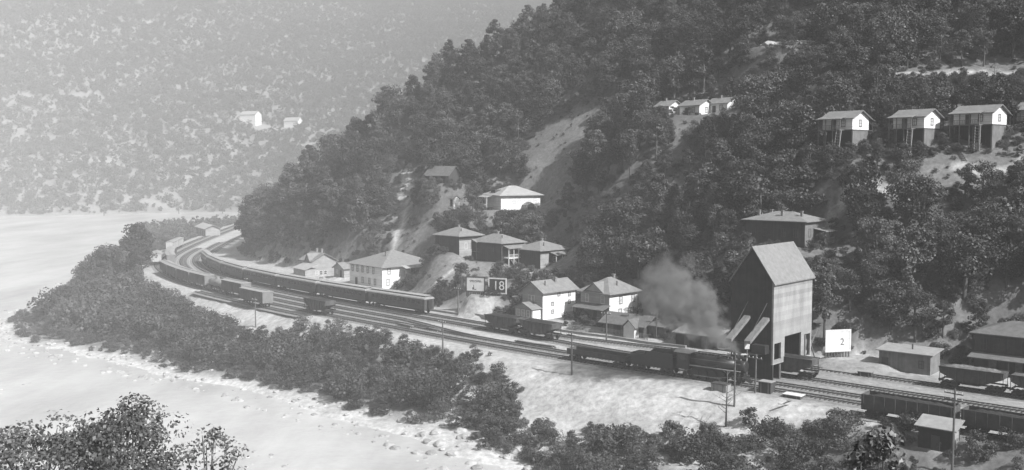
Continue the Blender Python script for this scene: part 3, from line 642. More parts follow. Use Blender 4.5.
MB().box(-TL/2+.3, TL/2-.4, TW/2-3.2, TW/2-2.95, 0, zb-.21).build('inner_wall', 'coal_board', t)
for yq in (-TW/2+.2, -TW/2+3.2, TW/2-3.3, TW/2-.25, TW/2-1.6):
    MB().box(TL/2-.55, TL/2-.31, yq-.16, yq+.16, 0, zb-.22).build('support_post', 'post_wood', t)
mb = MB(); e = ze
for s in (-1, 1):
    sl = ri/(TL/2); ov = .35; c = [(s*(TL/2+ov), -TW/2-.4, ze-ov*sl+.05), (s*(TL/2+ov), TW/2+.4, ze-ov*sl+.05), (0, TW/2+.4, ze+ri+.05), (0, -TW/2-.4, ze+ri+.05)]
    mb.quadbox(c+[(p[0], p[1], p[2]+.2) for p in c])
mb.build('roof', 'shingle', t)
for k_, xq in enumerate((-1.9, 1.5)):         # apron chutes folded up against the track side, with their hoods
    ch = MB(); a_ = Vector((xq-1.0, -TW/2-2.3, 6.2)); b_ = Vector((xq+1.2, -TW/2-.2, 10.0)); ch.quadbox([a_+Vector((-.55,0,0)), a_+Vector((.55,0,0)), b_+Vector((.55,0,0)), b_+Vector((-.55,0,0)), a_+Vector((-.55,-.15,.5)), a_+Vector((.55,-.15,.5)), b_+Vector((.55,-.15,.5)), b_+Vector((-.55,-.15,.5))]).build('apron_chute', 'plank', t)
    MB().box(xq-.8, xq+1.6, -TW/2-1.3, -TW/2+.005, 4.6, 6.0).build('chute_hood', 'steel_dark', t)
    MB().bar((xq-1.2, -TW/2-2.2, 6.4), (xq+1.2, -TW/2-.1, 12.8), .07).build('counterweight_rod', 'post_wood', t)
MB().box(-TL/2+.2, -TL/2+1, -TW/2-.12, -TW/2+.005, 11.5, 12.5).build('window', 'glass', t)
MB().box(-TL/2-2.4, TL/2-2, -TW/2-1.4, -TW/2+.005, 4.3, 4.5).build('gallery', 'post_wood', t)
mb = MB()
for k_ in range(14): mb.box(-TL/2-.12, -TL/2-.06, -2, -1.4, 1+k_*1.05, 1.06+k_*1.05)
mb.bar((-TL/2-.1, -2, .2), (-TL/2-.1, -2, 15.6), .05).bar((-TL/2-.1, -1.4, .2), (-TL/2-.1, -1.4, 15.6), .05).build('ladder', 'dark_trim', t)
MB().box(-TL/2-3.5, -TL/2-.02, 1, 4.6, -.2, 5.5).prism([(1, 5.5), (4.6, 5.5), (2.8, 6.6)], 'x', -TL/2-3.5, -TL/2-.02).build('hoist_house', 'coal_board', t)
for yq in (TW/2+.05,):                         # loading conveyor leg on the hill side
    MB().bar((TL/2-1, yq+.2, 2.2), (TL/2-1, yq+4.5, 6.5), .22).build('brace', 'post_wood', t); MB().bar((TL/2-1, yq+4.4, .2), (TL/2-1, yq+.3, 6.5), .18).build('brace', 'post_wood', t)

# ------------------------------------------------------------------ billboards
def text_mesh(s, size, m):
    cu = bpy.data.curves.new('lettering', 'FONT'); cu.body = s; cu.size = size; cu.align_x = 'CENTER'; cu.align_y = 'CENTER'; cu.extrude = .01
    o = bpy.data.objects.new('lettering', cu); col.objects.link(o); dg = bpy.context.evaluated_depsgraph_get(); dg.update()
    me = bpy.data.meshes.new_from_object(o.evaluated_get(dg)); bpy.data.objects.remove(o); me.materials.clear(); me.materials.append(MATS[m]); return me
def billboard(label, loc, rz, wd, ht, z0, face, border, group=None):
    t = thing('billboard', label, 'billboard', loc, rz, group)
    MB().box(-wd/2, wd/2, -.05, .05, z0, z0+ht).build('panel', face, t)
    mb = MB(); b = .28; mb.box(-wd/2-.02, wd/2+.02, -.09, .07, z0+ht-b, z0+ht+.02).box(-wd/2-.02, wd/2+.02, -.09, .07, z0-.02, z0+b).box(-wd/2-.02, -wd/2+b, -.088, .07, z0+b, z0+ht-b).box(wd/2-b, wd/2+.02, -.088, .07, z0+b, z0+ht-b); mb.build('frame', border, t)
    for k_ in range(4): u = -wd/2+.3+(wd-.6)*k_/3; MB().box(u-.08, u+.08, .08, .24, -2.5, z0+ht-.2).build('post', 'post_wood', t)
    mb = MB()
    for k_ in range(9): u = -wd/2+wd*k_/9; mb.box(u+.05, u+.33, -.02, .04, z0-1.1, z0-.03)
    mb.build('lattice_skirt', 'dark_trim', t); return t
bx_, by_ = -9.5, 236.0
t = billboard('white billboard with small script, left one of the pair beside the tracks', (-8.6, 234.4, 4.4), R(-22), 5.0, 3.7, .7, 'board_white', 'dark_trim', 'pair of billboards below the dark cottages')
mb = MB()
for k_ in range(30):
    u = -1.5+k_*.1; mb.box(u, u+.07, -.065, -.052, 3.25+.22*math.sin(k_*1.7)-.1*(k_ % 3), 3.5+.16*math.sin(k_*2.3))
mb.build('script', 'dark_trim', t); MB().box(-.8, -.35, -.065, -.052, 1.3, 1.8).box(-.3, .2, -.065, -.052, 1.25, 1.42).box(-.55, -.4, -.065, -.052, 1.8, 2.4).build('emblem', 'dark_trim', t)
t = billboard('black billboard with white frame reading 18, right one of the pair', (-3.4, 232.0, 4.3), R(-22), 4.6, 3.7, .7, 'board_black', 'board_white', 'pair of billboards below the dark cottages')
o = link('lettering', text_mesh('18', 3.0, 'board_white'), t, (.35, -.075, 2.55)); o.rotation_euler = (R(90), 0, 0)
t = billboard('plain white billboard with a small 2, right of the coal tower', (57.4, 174.3, 1.2), R(14), 5.0, 3.9, 1.0, 'board_white', 'board_white')
o = link('lettering', text_mesh('2', 1.7, 'post_wood'), t, (.8, -.075, 2.7)); o.rotation_euler = (R(90), 0, 0)

# ------------------------------------------------------------------ rolling stock (x forward along the track, z = 0 at rail top)
def truck(root, x, wb=1.7):
    b = link('truck', shared(('truck', wb), lambda: MB().box(-wb/2-.45, wb/2+.45, -1.0, -.86, .38, .62).box(-wb/2-.45, wb/2+.45, .86, 1.0, .38, .62).box(-.2, .2, -.95, .95, .45, .8).mesh('truck', 'iron_black')), root, (x, 0, 0))
    for sx in (-1, 1):
        for sy in (-1, 1):
            link('wheel', shared('wheel', lambda: MB().tube((0, -.07, 0), (0, .07, 0), .42, .42, 14).mesh('wheel', 'iron_black')), b, (sx*wb/2, sy*.76, .42))
def couplers(root, L):
    for s in (-1, 1): MB().box(min(s*L/2, s*(L/2+.45)), max(s*L/2, s*(L/2+.45)), -.14, .14, .75, 1.0).build('coupler', 'iron_black', root)
def boxcar(body='boxcar_red', end='boxcar_lit_end', L=12.0):
    t = thing('boxcar', 'wooden boxcar', 'boxcar')
    MB().box(-L/2, L/2, -1.4, 1.4, 1.05, 3.75).build('body', body, t)
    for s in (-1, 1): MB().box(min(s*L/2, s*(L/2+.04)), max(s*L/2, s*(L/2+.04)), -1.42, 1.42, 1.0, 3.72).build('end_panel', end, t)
    rf = MB().prism([(-1.58, 3.72), (1.58, 3.72), (1.58, 3.8), (0, 4.12), (-1.58, 3.8)], 'x', -L/2-.12, L/2+.12).build('roof', 'car_roof', t)
    MB().box(-L/2-.25, L/2+.25, -.3, .3, 4.14, 4.2).build('running_board', 'plank', rf)
    for s in (-1, 1):
        d = MB().box(-.95, .95, min(s*1.41, s*1.48), max(s*1.41, s*1.48), 1.1, 3.6).build('door', body, t); MB().box(-1.9, 1.1, min(s*1.41, s*1.52), max(s*1.41, s*1.52), 3.6, 3.68).build('door_rail', 'iron_black', d)
        mb = MB()
        for k_ in range(6): mb.box(L/2-.75, L/2-.25, min(s*1.41, s*1.46), max(s*1.41, s*1.46), 1.25+k_*.42, 1.29+k_*.42)
        mb.build('ladder', 'iron_black', t)
    MB().box(-L/2, L/2, -.5, .5, .72, 1.04).build('underframe', 'iron_black', t)
    truck(t, -L/2+1.7); truck(t, L/2-1.7); couplers(t, L); return t
def hopper(L=9.4, load='coal'):
    t = thing('coal_hopper', 'hopper', 'hopper car')
    MB().prism([(-L/2, 3.15), (-L/2+.1, 2.2), (-1.2, .75), (1.2, .75), (L/2-.1, 2.2), (L/2, 3.15)][::-1], 'y', -1.42, 1.42).build('body', 'hopper_side', t)
    for s in (-1, 1):
        for k_ in range(9):
            u = -L/2+.35+k_*(L-.7)/8; z0 = 1.0 if abs(u) < 2.6 else 1.0+(abs(u)-2.6)*.75
            MB().box(u-.07, u+.07, min(s*1.43, s*1.56), max(s*1.43, s*1.56), z0, 3.1).build('rib', 'hopper_side', t)
        MB().box(-L/2-.05, L/2+.05, min(s*1.36, s*1.58), max(s*1.36, s*1.58), 3.1, 3.24).build('top_rail', 'steel_dark', t)
        MB().box(-L/2, L/2, min(s*1.2, s*1.42), max(s*1.2, s*1.42), .92, 1.14).build('side_sill', 'steel_dark', t)
    for s in (-1, 1):
        MB().box(min(s*L/2, s*(L/2-.12)), max(s*L/2, s*(L/2-.12)), -1.35, 1.35, .8, 1.1).build('end_sill', 'steel_dark', t)
        for sy in (-1, 1): MB().bar((s*(L/2-.08), sy*1.2, 1.1), (s*(L/2-.08), sy*1.2, 3.1), .08).build('corner_post', 'steel_dark', t)
    if load:
        nx, ny = 22, 8; V = []; 
        for i in range(nx+1):
            for j in range(ny+1):
                u = -L/2+.1+(L-.2)*i/nx; v = -1.34+2.68*j/ny; e = min(1, min(i, nx-i)/4)*min(1, min(j, ny-j)/2.5); V.append((u, v, 2.95+.55*e+.16*e*mn.noise(Vector((u*1.7, v*1.7, L)))))
        F_ = [(i*(ny+1)+j, (i+1)*(ny+1)+j, (i+1)*(ny+1)+j+1, i*(ny+1)+j+1) for i in range(nx) for j in range(ny)]
        link('coal_load', fast_mesh('coal_load', V, F_, load), t)
    truck(t, -L/2+1.4, 1.6); truck(t, L/2-1.4, 1.6); couplers(t, L); return t
def coach(L=21.5):
    t = thing('passenger_coach', 'coach', 'railway coach')
    MB().box(-L/2, L/2, -1.45, 1.45, 1.0, 3.45).build('body', 'coach_side', t)
    rf = MB().prism([(-1.6, 3.42), (1.6, 3.42), (1.5, 3.68), (.85, 3.95), (-.85, 3.95), (-1.5, 3.68)], 'x', -L/2-.1, L/2+.1).build('roof', 'coach_roof', t)
    MB().prism([(-.8, 3.953), (.8, 3.953), (.8, 4.2), (-.8, 4.2)], 'x', -L/2+.4, L/2-.4).build('clerestory', 'coach_side', rf); MB().prism([(-.95, 4.203), (.95, 4.203), (.5, 4.36), (-.5, 4.36)], 'x', -L/2+.2, L/2-.2).build('clerestory_roof', 'coach_roof', rf)
    for s in (-1, 1):
        for k_ in range(11): link('window', shared('coachwin', lambda: MB().box(-.48, .48, -.03, .03, 0, .85).mesh('window', 'glass')), t, (-8.6+k_*1.72, s*1.455, 2.2))
        MB().box(-L/2, L/2, min(s*1.455, s*1.49), max(s*1.455, s*1.49), 1.95, 2.07).build('belt_rail', 'coach_side', t)
    for s in (-1, 1): MB().box(min(s*L/2, s*(L/2+.5)), max(s*L/2, s*(L/2+.5)), -.6, .6, 1.05, 3.3).build('vestibule', 'iron_black', t)
    MB().box(-L/2+3, L/2-3, -.7, .7, .5, .99).build('underframe', 'iron_black', t); truck(t, -L/2+2.4, 2.4); truck(t, L/2-2.4, 2.4); return t
def tank_car(L=10):
    t = thing('tank_car', 'cylindrical grey tank car coupled between boxcars in the left string', 'tank car')
    MB().lathe([(-L/2+.6, .25), (-L/2+.7, .9), (-L/2+1, 1.1), (L/2-1, 1.1), (L/2-.7, .9), (L/2-.6, .25)], 'x', (0, 0, 2.25), 18).build('tank', 'tank_grey', t, True)
    MB().tube((0, 0, 3.2), (0, 0, 3.95), .55, .55, 14).build('dome', 'tank_grey', t); MB().box(-L/2, L/2, -1.2, 1.2, .95, 1.13).build('underframe', 'iron_black', t)
    for x in (-2.6, 2.6): MB().box(x-.2, x+.2, -1.1, 1.1, 1.12, 1.6).build('saddle', 'iron_black', t)
    truck(t, -L/2+1.5); truck(t, L/2-1.5); couplers(t, L); return t
def flat_car(label, L=11):
    t = thing('gondola_car', label, 'gondola'); MB().box(-L/2, L/2, -1.4, 1.4, .95, 1.2).build('floor', 'iron_black', t)
    for s in (-1, 1): MB().box(-L/2, L/2, min(s*1.33, s*1.42), max(s*1.33, s*1.42), 1.2, 1.95).build('side', 'hopper_side', t); MB().box(min(s*L/2, s*(L/2-.1)), max(s*L/2, s*(L/2-.1)), -1.32, 1.32, 1.2, 1.95).build('end', 'hopper_side', t)
    truck(t, -L/2+1.5); truck(t, L/2-1.5); couplers(t, L); return t
def gondola(label, L=12.2, h=3.05):
    t = thing('gondola_car', label, 'gondola', group='dark gondolas on the bank edge'); MB().box(-L/2, L/2, -1.4, 1.4, .9, 1.15).build('floor', 'iron_black', t)
    for q in (-1, 1):
        MB().box(-L/2, L/2, min(q*1.36, q*1.45), max(q*1.36, q*1.45), 1.152, h).build('side', 'hopper_side', t); MB().box(min(q*L/2, q*(L/2-.1)), max(q*L/2, q*(L/2-.1)), -1.355, 1.355, 1.152, h).build('end', 'hopper_side', t)
        for k_ in range(9): u = -L/2+.3+k_*(L-.6)/8; MB().box(u-.07, u+.07, min(q*1.455, q*1.56), max(q*1.455, q*1.56), 1.0, h-.06).build('stake', 'hopper_side', t)
    nx, ny = 24, 8; V = []
    for i in range(nx+1):
        for j in range(ny+1):
            u = -L/2+.12+(L-.24)*i/nx; v = -1.34+2.68*j/ny; e = min(1, min(i, nx-i)/4)*min(1, min(j, ny-j)/2.5); V.append((u, v, h-.5+.45*e+.18*e*mn.noise(Vector((u*1.5, v*1.5, 9)))))
    link('coal_load', fast_mesh('coal_load', V, [(i*(ny+1)+j, (i+1)*(ny+1)+j, (i+1)*(ny+1)+j+1, i*(ny+1)+j+1) for i in range(nx) for j in range(ny)], 'coal'), t)
    truck(t, -L/2+1.7); truck(t, L/2-1.7); couplers(t, L); return t
def rename(o, label, group=None):
    o['label'] = label
    if group: o['group'] = group
    return o
# string of boxcars on the outer track, left
bx0 = boxcar(); first = True
def next_box():
    global first
    if first: first = False; return bx0
    return copy_tree(bx0)
s = on_track('L1', y=316)[3]; GB = 'boxcars in the left string'
ords = ['farthest boxcar of the dark string along the river bank', 'second farthest boxcar of the dark string along the river bank', 'third dark boxcar of the string along the river bank', 'fourth dark boxcar of the string, just before the tank car']
for k_ in range(4): put(rename(next_box(), ords[k_], GB), 'L1', s+k_*13)
put(tank_car(), 'L1', s+4*13-1); put(rename(next_box(), 'dark boxcar just after the tank car in the string', GB), 'L1', s+5*13-2)
o = rename(next_box(), 'nearest boxcar of the left yard, pale end, alone on the stub siding', 'boxcars in the left string'); put(o, 'L0', y=246.5)
pale = boxcar('boxcar_pale', 'boxcar_pale'); s = on_track('L1', y=352)[3]; rename(pale, 'pale boxcar beyond the far end of the dark string', 'pale boxcars by the far bend'); put(pale, 'L1', s)
o = copy_tree(pale); rename(o, 'nearer of two pale boxcars parked at the far bend', 'pale boxcars by the far bend'); put(o, 'L1', on_track('L1', y=405)[3])
o = copy_tree(pale); rename(o, 'farther of two pale boxcars parked at the far bend', 'pale boxcars by the far bend'); put(o, 'L1', on_track('L1', y=405)[3]-13)
s = on_track('L2', y=372)[3]
for k_ in range(3): put(rename(next_box(), ['far', 'middle', 'near'][k_]+' one of three dark boxcars on the second track at the bend', 'dark boxcars at the bend'), 'L2', s+k_*13)
# passenger train on the main line
c0 = coach(); s = on_track('P', y=231)[3]; NC = 7
for k_ in range(NC):
    o = c0 if k_ == 0 else copy_tree(c0)
    rename(o, ['nearest coach of the long train, at its right end', 'second coach from the right end of the long train', 'third coach from the right end of the long train', 'fourth coach from the right end, middle of the long train', 'fifth coach from the right end of the long train', 'sixth coach from the right end, second from the far end of the train', 'last coach of the long train, at the far bend'][k_], 'coaches of the long train'); put(o, 'P', s-11-k_*22.6)
# hoppers
h0 = hopper(); rename(h0, 'single coal hopper standing alone left of centre', 'coal hoppers in the yard'); put(h0, 'L1', y=233)
s = on_track('T', y=203.5)[3]
for k_ in range(2): o = copy_tree(h0); put(o, 'T', s-5+k_*10.3); rename(o, ['left of two coupled coal hoppers in mid yard', 'right of two coupled coal hoppers in mid yard'][k_])
o = flat_car('low dark gondola on the track behind the two coal hoppers'); put(o, 'P', on_track('P', y=211)[3])
o = copy_tree(h0); rename(o, 'coal hopper standing inside the coal tower opening'); put(o, 'T', y=163.2)
mat('stone_load', .14, .9, .6, 1.8, bump=.8)
h2 = hopper(9.4, 'stone_load'); s = on_track('P', y=152.8)[3]
for k_ in range(3): o = h2 if k_ == 0 else copy_tree(h2); put(o, 'P', s+k_*10.3); rename(o, ['first loaded hopper of the string at the right, beside the yard shed', 'second loaded hopper of the string at the right', 'third loaded hopper of the string, at the right picture edge'][k_], 'loaded hoppers at the right')
g0 = gondola('leftmost dark gondola on the bank edge, lower right'); s = on_track('B', y=137.4)[3]
for k_ in range(3): o = g0 if k_ == 0 else copy_tree(g0); put(o, 'B', s+6.2+k_*13.2); rename(o, ['leftmost dark gondola on the bank edge, lower right', 'middle dark gondola on the bank edge, lower right', 'dark gondola on the bank edge at the right picture edge'][k_])
xa, ya, aa, _ = on_track('B', s+11.5); x, y = xa+4.2*math.sin(aa), ya-4.2*math.cos(aa)
t = thing('bank_hut', 'small hut with pale sloping roof before the dark gondolas, lower right', 'shed', (x, y, -2.3), aa); HUT = (x, y, 2.4, -.6)
MB().box(-2.2, 2.2, -1.2, 1.2, -2.5, 3.7).build('wall', 'coal_board', t); MB().box(2.203, 2.26, -.9, .6, .6, 3.4).build('end_panel', 'grey_wall', t)  # grey panel paints the sunlit end of the hut lighter than its walls
c = [(-2.6, -1.7, 3.72), (2.7, -1.7, 3.72), (2.7, 1.5, 4.6), (-2.6, 1.5, 4.6)]; MB().quadbox(c+[(p[0], p[1], p[2]+.12) for p in c]).build('roof', 'car_roof', t); door(t, 4.4, 2.4, 'f', 0, .6)
# steam locomotive with tender and gondola on the outer track
def locomotive():
    t = thing('steam_locomotive', 'black steam locomotive under smoke, heading for the coal tower', 'locomotive')
    MB().lathe([(-3.4, 1.02), (-1.5, 1.02), (.2, .92), (4.6, .9)], 'x', (0, 0, 2.75), 20).build('boiler', 'iron_black', t, True)
    MB().lathe([(4.6, .96), (6.0, .96), (6.08, .85), (6.12, .2)], 'x', (0, 0, 2.75), 20).build('smokebox', 'iron_black', t, True)
    MB().lathe([(3.5, .34), (4.35, .3), (4.5, .38)], 'z', (5.3, 0, 0), 14).build('chimney_stack', 'iron_black', t, True)
    for x, r, h in ((3.4, .42, 4.15), (1.4, .45, 4.15)): MB().lathe([(3.4, r), (h-.2, r), (h-.05, r*.8), (h, r*.3)], 'z', (x, 0, 0), 14).build('dome', 'iron_black', t, True)
    MB().lathe([(3.6, .2), (3.85, .17), (4.0, .06)], 'z', (4.4, 0, 0), 10).build('bell', 'tank_grey', t, True)
    hl = MB().tube((5.6, 0, 3.95), (6.15, 0, 3.95), .28, .28, 14).build('headlight', 'iron_black', t); MB().tube((6.152, 0, 3.95), (6.17, 0, 3.95), .23, .23, 14).build('lens', 'tank_grey', hl)
    cb = MB().box(-5.6, -3.4, -1.45, -1.37, 1.5, 4.0).box(-5.6, -3.4, 1.37, 1.45, 1.5, 4.0).box(-3.48, -3.4, -1.36, 1.36, 1.5, 4.0).box(-5.6, -3.4, -1.45, 1.45, 1.38, 1.49).build('cab', 'iron_black', t)
    for s in (-1, 1): MB().box(-5.1, -3.9, min(s*1.455, s*1.475), max(s*1.455, s*1.475), 2.75, 3.6).build('cab_window', 'glass', cb)
    MB().prism([(-1.6, 3.98), (1.6, 3.98), (1.2, 4.25), (0, 4.38), (-1.2, 4.25)], 'x', -6.1, -3.2).build('cab_roof', 'coach_roof', cb)
    MB().box(-3.3, 5.9, -.55, .55, .9, 1.75).build('frame', 'iron_black', t)
    for s in (-1, 1):
        MB().box(-3.3, 5.6, min(s*.98, s*1.4), max(s*.98, s*1.4), 2.02, 2.1).build('running_board', 'tank_grey', t)
        MB().tube((4.3, s*1.15, 1.0), (5.5, s*1.15, 1.0), .42, .42, 14).build('cylinder', 'iron_black', t); MB().box(4.3, 5.5, min(s*.9, s*1.4), max(s*.9, s*1.4), 1.4, 1.75).build('steam_chest', 'iron_black', t)
        for x in (-2.6, -1.0, .6, 2.2):
            wl = link('driving_wheel', shared('driver', lambda: MB().tube((0, -.09, 0), (0, .09, 0), .74, .74, 20).mesh('driving_wheel', 'iron_black')), t, (x, s*.78, .74))
            link('hub', shared('hub', lambda: MB().tube((0, -.14, 0), (0, .14, 0), .2, .2, 10).mesh('hub', 'steel_dark')), wl)
        MB().box(-2.7, 2.3, min(s*.95, s*1.02), max(s*.95, s*1.02), .42, .56).build('side_rod', 'tank_grey', t); MB().bar((.6, s*1.08, .5), (4.4, s*1.15, 1.0), .07).build('main_rod', 'tank_grey', t)
        for x in (4.7,): link('pilot_wheel', SHARED['wheel'], t, (x+.5, s*.76, .42))
        link('trailing_wheel', SHARED['wheel'], t, (-4.4, s*.76, .42)); MB().tube((-1, s*.95, 2.35), (1.6, s*.95, 2.35), .2, .2, 10).build('air_tank', 'iron_black', t)
        MB().tube((-3.3, s*1.02, 3.2), (5.5, s*.99, 3.2), .025, .025, 6).build('hand_rail', 'tank_grey', t)
    mb = MB()
    for k_ in range(9): u = -1.2+k_*.3; mb.bar((5.9, u, 1.0), (7.0, u*.35, .3), .05)
    mb.box(5.8, 6.1, -1.35, 1.35, .95, 1.25).build('pilot', 'iron_black', t); return t
lo = locomotive(); s = on_track('L1', y=159.2)[3]; put(lo, 'L1', s-1.2)
t = thing('locomotive_tender', 'black coal tender coupled behind the steam locomotive', 'tender')
MB().box(-4.1, 4.1, -1.45, 1.45, 1.1, 2.9).build('tank', 'iron_black', t); MB().box(-1.2, 4.1, -1.45, -1.35, 2.9, 3.5).box(-1.2, 4.1, 1.35, 1.45, 2.9, 3.5).build('coal_boards', 'iron_black', t)
V = []; 
for i in range(15):
    for j in range(9): u = -1.3+5.3*i/14; v = -1.34+2.68*j/8; V.append((u, v, 2.95+.9*min(1, min(i, 14-i)/3)*min(1, min(j, 8-j)/2.5)+.1*mn.noise(Vector((u*2, v*2, 3)))))
link('coal_load', fast_mesh('coal_load', V, [(i*9+j, (i+1)*9+j, (i+1)*9+j+1, i*9+j+1) for i in range(14) for j in range(8)], 'coal'), t); MB().box(-4.2, 4.2, -1.1, 1.1, .85, 1.09).build('underframe', 'iron_black', t)
truck(t, -2.7); truck(t, 2.7); put(t, 'L1', s-1.2-10.4)
o = flat_car('long low gondola trailing behind the locomotive tender', 12.5); put(o, 'L1', s-1.2-10.4-11.4)

# ------------------------------------------------------------------ poles, yard clutter, people
def pole(x, y, h, label, arms=1):
    t = thing('telegraph_pole', label, 'pole', (x, y, H(x, y)-.3), R(-45+random.uniform(-8, 8)), 'telegraph poles along the yard')
    MB().tube((0, 0, 0), (random.uniform(-.1, .1), 0, h+.3), .17, .11, 8).build('post', 'pole_wood', t)
    for k_ in range(arms):
        z = h-.35-k_*.8; a_ = MB().box(-1.2, 1.2, -.22, -.11, z, z+.14).build('crossarm', 'pole_wood', t)
        mb = MB()
        for q in range(4): MB().tube((-1.05+q*.7, -.16, z+.14), (-1.05+q*.7, -.16, z+.34), .05, .05, 6).build('insulator', 'trim', a_)
    return t
for x, y, h, lab, ar in [(-13,186,8.5,'telegraph pole on the river bank left of centre',1),(10.2,168.5,7.5,'telegraph pole on the pale bank before the gondola',1),(18.8,197.5,6,'telegraph pole before the low dark shed, nearest the gondola',1),(24,204.5,5.5,'telegraph pole between the low shed and the hipped house',1),(29,199,5.5,'telegraph pole at the right end of the low dark shed',1),
    (33.5,148.5,8.5,'telegraph pole on the bank below the locomotive front',2),(54.5,121.5,10.5,'telegraph pole in front of the dark gondolas at the bank edge',2),(-12.5,230,7,'telegraph pole left of the two billboards',1),(-60,232,7,'telegraph pole below the nearest boxcar of the left yard',1),(-143,378,9,'tall telegraph pole at the far bend near the river',2),(-128,360,8,'telegraph pole left of the pale boxcars',1),(37.4,151.8,6,'thin pole beside the dark bin below the locomotive',1)]: pole(x, y, h, lab, ar)
# switch stand and signal beside the tower
t = thing('signal_post', 'white headed signal post left of the coal tower', 'signal', (38.2, 160.8, 0)); MB().tube((0,0,0), (0,0,6.2), .12, .1, 8).build('post', 'post_wood', t); MB().box(-.4,.4,-.15,.15,5.2,6.4).build('head', 'board_white', t); MB().box(-.9,.9,-.08,.08,4.2,4.4).build('arm', 'board_white', t)
def box_thing(x, y, sx, sy, sz, rz, label, cat, name, m='dark_wall', top='car_roof'):
    t = thing(name, label, cat, (x, y, H(x, y)), R(rz)); MB().box(-sx/2, sx/2, -sy/2, sy/2, -.6, sz).build('body', m, t); MB().box(-sx/2-.08, sx/2+.08, -sy/2-.08, sy/2+.08, sz+.003, sz+.1).build('lid', top, t)
    for u in (-.3, .3): MB().box(u*sx-.06, u*sx+.06, -sy/2-.06, -sy/2-.003, -.4, sz-.01).build('batten', 'post_wood', t)
box_thing(39.3, 152.2, 2.0, 1.6, 1.7, -40, 'small dark bin on the bank below the tower', 'bin', 'coal_bin'); box_thing(32.6, 154.0, 2.6, 1.6, 1.0, -40, 'low plank crib on the bank below the locomotive', 'crib', 'plank_crib', 'plank', 'dark_wall')
box_thing(42.5, 148.8, 2.8, 1.6, .45, -40, 'low dark platform with pale top beside the outer track', 'platform', 'loading_platform', 'dark_trim', 'trim'); box_thing(58.5, 163.5, 2.2, 1.3, .9, -35, 'small dark tool box left of the flat roofed yard shed', 'box', 'tool_box')
k_ = 0
for x, y, L_, a_, lab in [(3.0,193.2,5.5,-44,'long stack of dark ties lying between the mid yard tracks'),(6.5,190.2,4,-38,'short pile of dark timbers right of the tie stack'),(-16.5,209,3.4,-46,'small heap of timber beside the yard track left of centre'),(-23,214.5,5,-48,'low row of rails and timber beside the left yard track'),(27.5,171,3,-41,'small timber heap behind the gondola')]:
    t = thing('timber_pile', lab, 'timber', (x, y, .1), R(a_), 'timber piles in the yard')
    for q in range(7): yq = (q % 4)*.32-.5; z = .25*(q//4); MB().box(-L_/2+random.uniform(-.3,.3), L_/2+random.uniform(-.3,.3), yq, yq+.26, z, z+.22).build('timber', 'tie' if q % 3 else 'plank', t)
for x, y, lab in [(41.2,146.2,'broken plank lying on the pale bank, upper of two'),(40.2,145.0,'broken plank lying on the pale bank, lower of two')]:
    tag(link('loose_plank', MB().quadbox([(-1.4,-.14,0),(1.4,-.14,.1),(1.4,.14,.1),(-1.4,.14,0),(-1.4,-.14,.1),(1.4,-.14,.2),(1.4,.14,.2),(-1.4,.14,.1)]).mesh('loose_plank','plank'), None, (x, y, H(x, y)+.12)), lab, 'plank', 'planks on the bank').rotation_euler = (0, R(12), R(random.uniform(10, 60)))
# low kerb wall before the houses
def strip_wall(name, pts, h, wd, m, label, dz=-.4):
    mb = MB()
    for (xa, ya), (xb, yb) in zip(pts[:-1], pts[1:]):
        d = Vector((xb-xa, yb-ya)).normalized(); n_ = Vector((-d.y, d.x))*wd/2; za, zb_ = H(xa, ya), H(xb, yb)
        mb.quadbox([(xa-n_.x,ya-n_.y,za+dz),(xb-n_.x,yb-n_.y,zb_+dz),(xb+n_.x,yb+n_.y,zb_+dz),(xa+n_.x,ya+n_.y,za+dz),(xa-n_.x,ya-n_.y,za+h),(xb-n_.x,yb-n_.y,zb_+h),(xb+n_.x,yb+n_.y,zb_+h),(xa+n_.x,ya+n_.y,za+h)])
    return tag(mb.build(name, m), label, 'wall')
kp = offset(22.6); kp = kp[(kp[:, 1] > 186) & (kp[:, 1] < 245)][::4]; strip_wall('kerb_wall', [tuple(p) for p in kp], .5, .5, 'concrete', 'low pale kerb wall between the main line and the white houses')
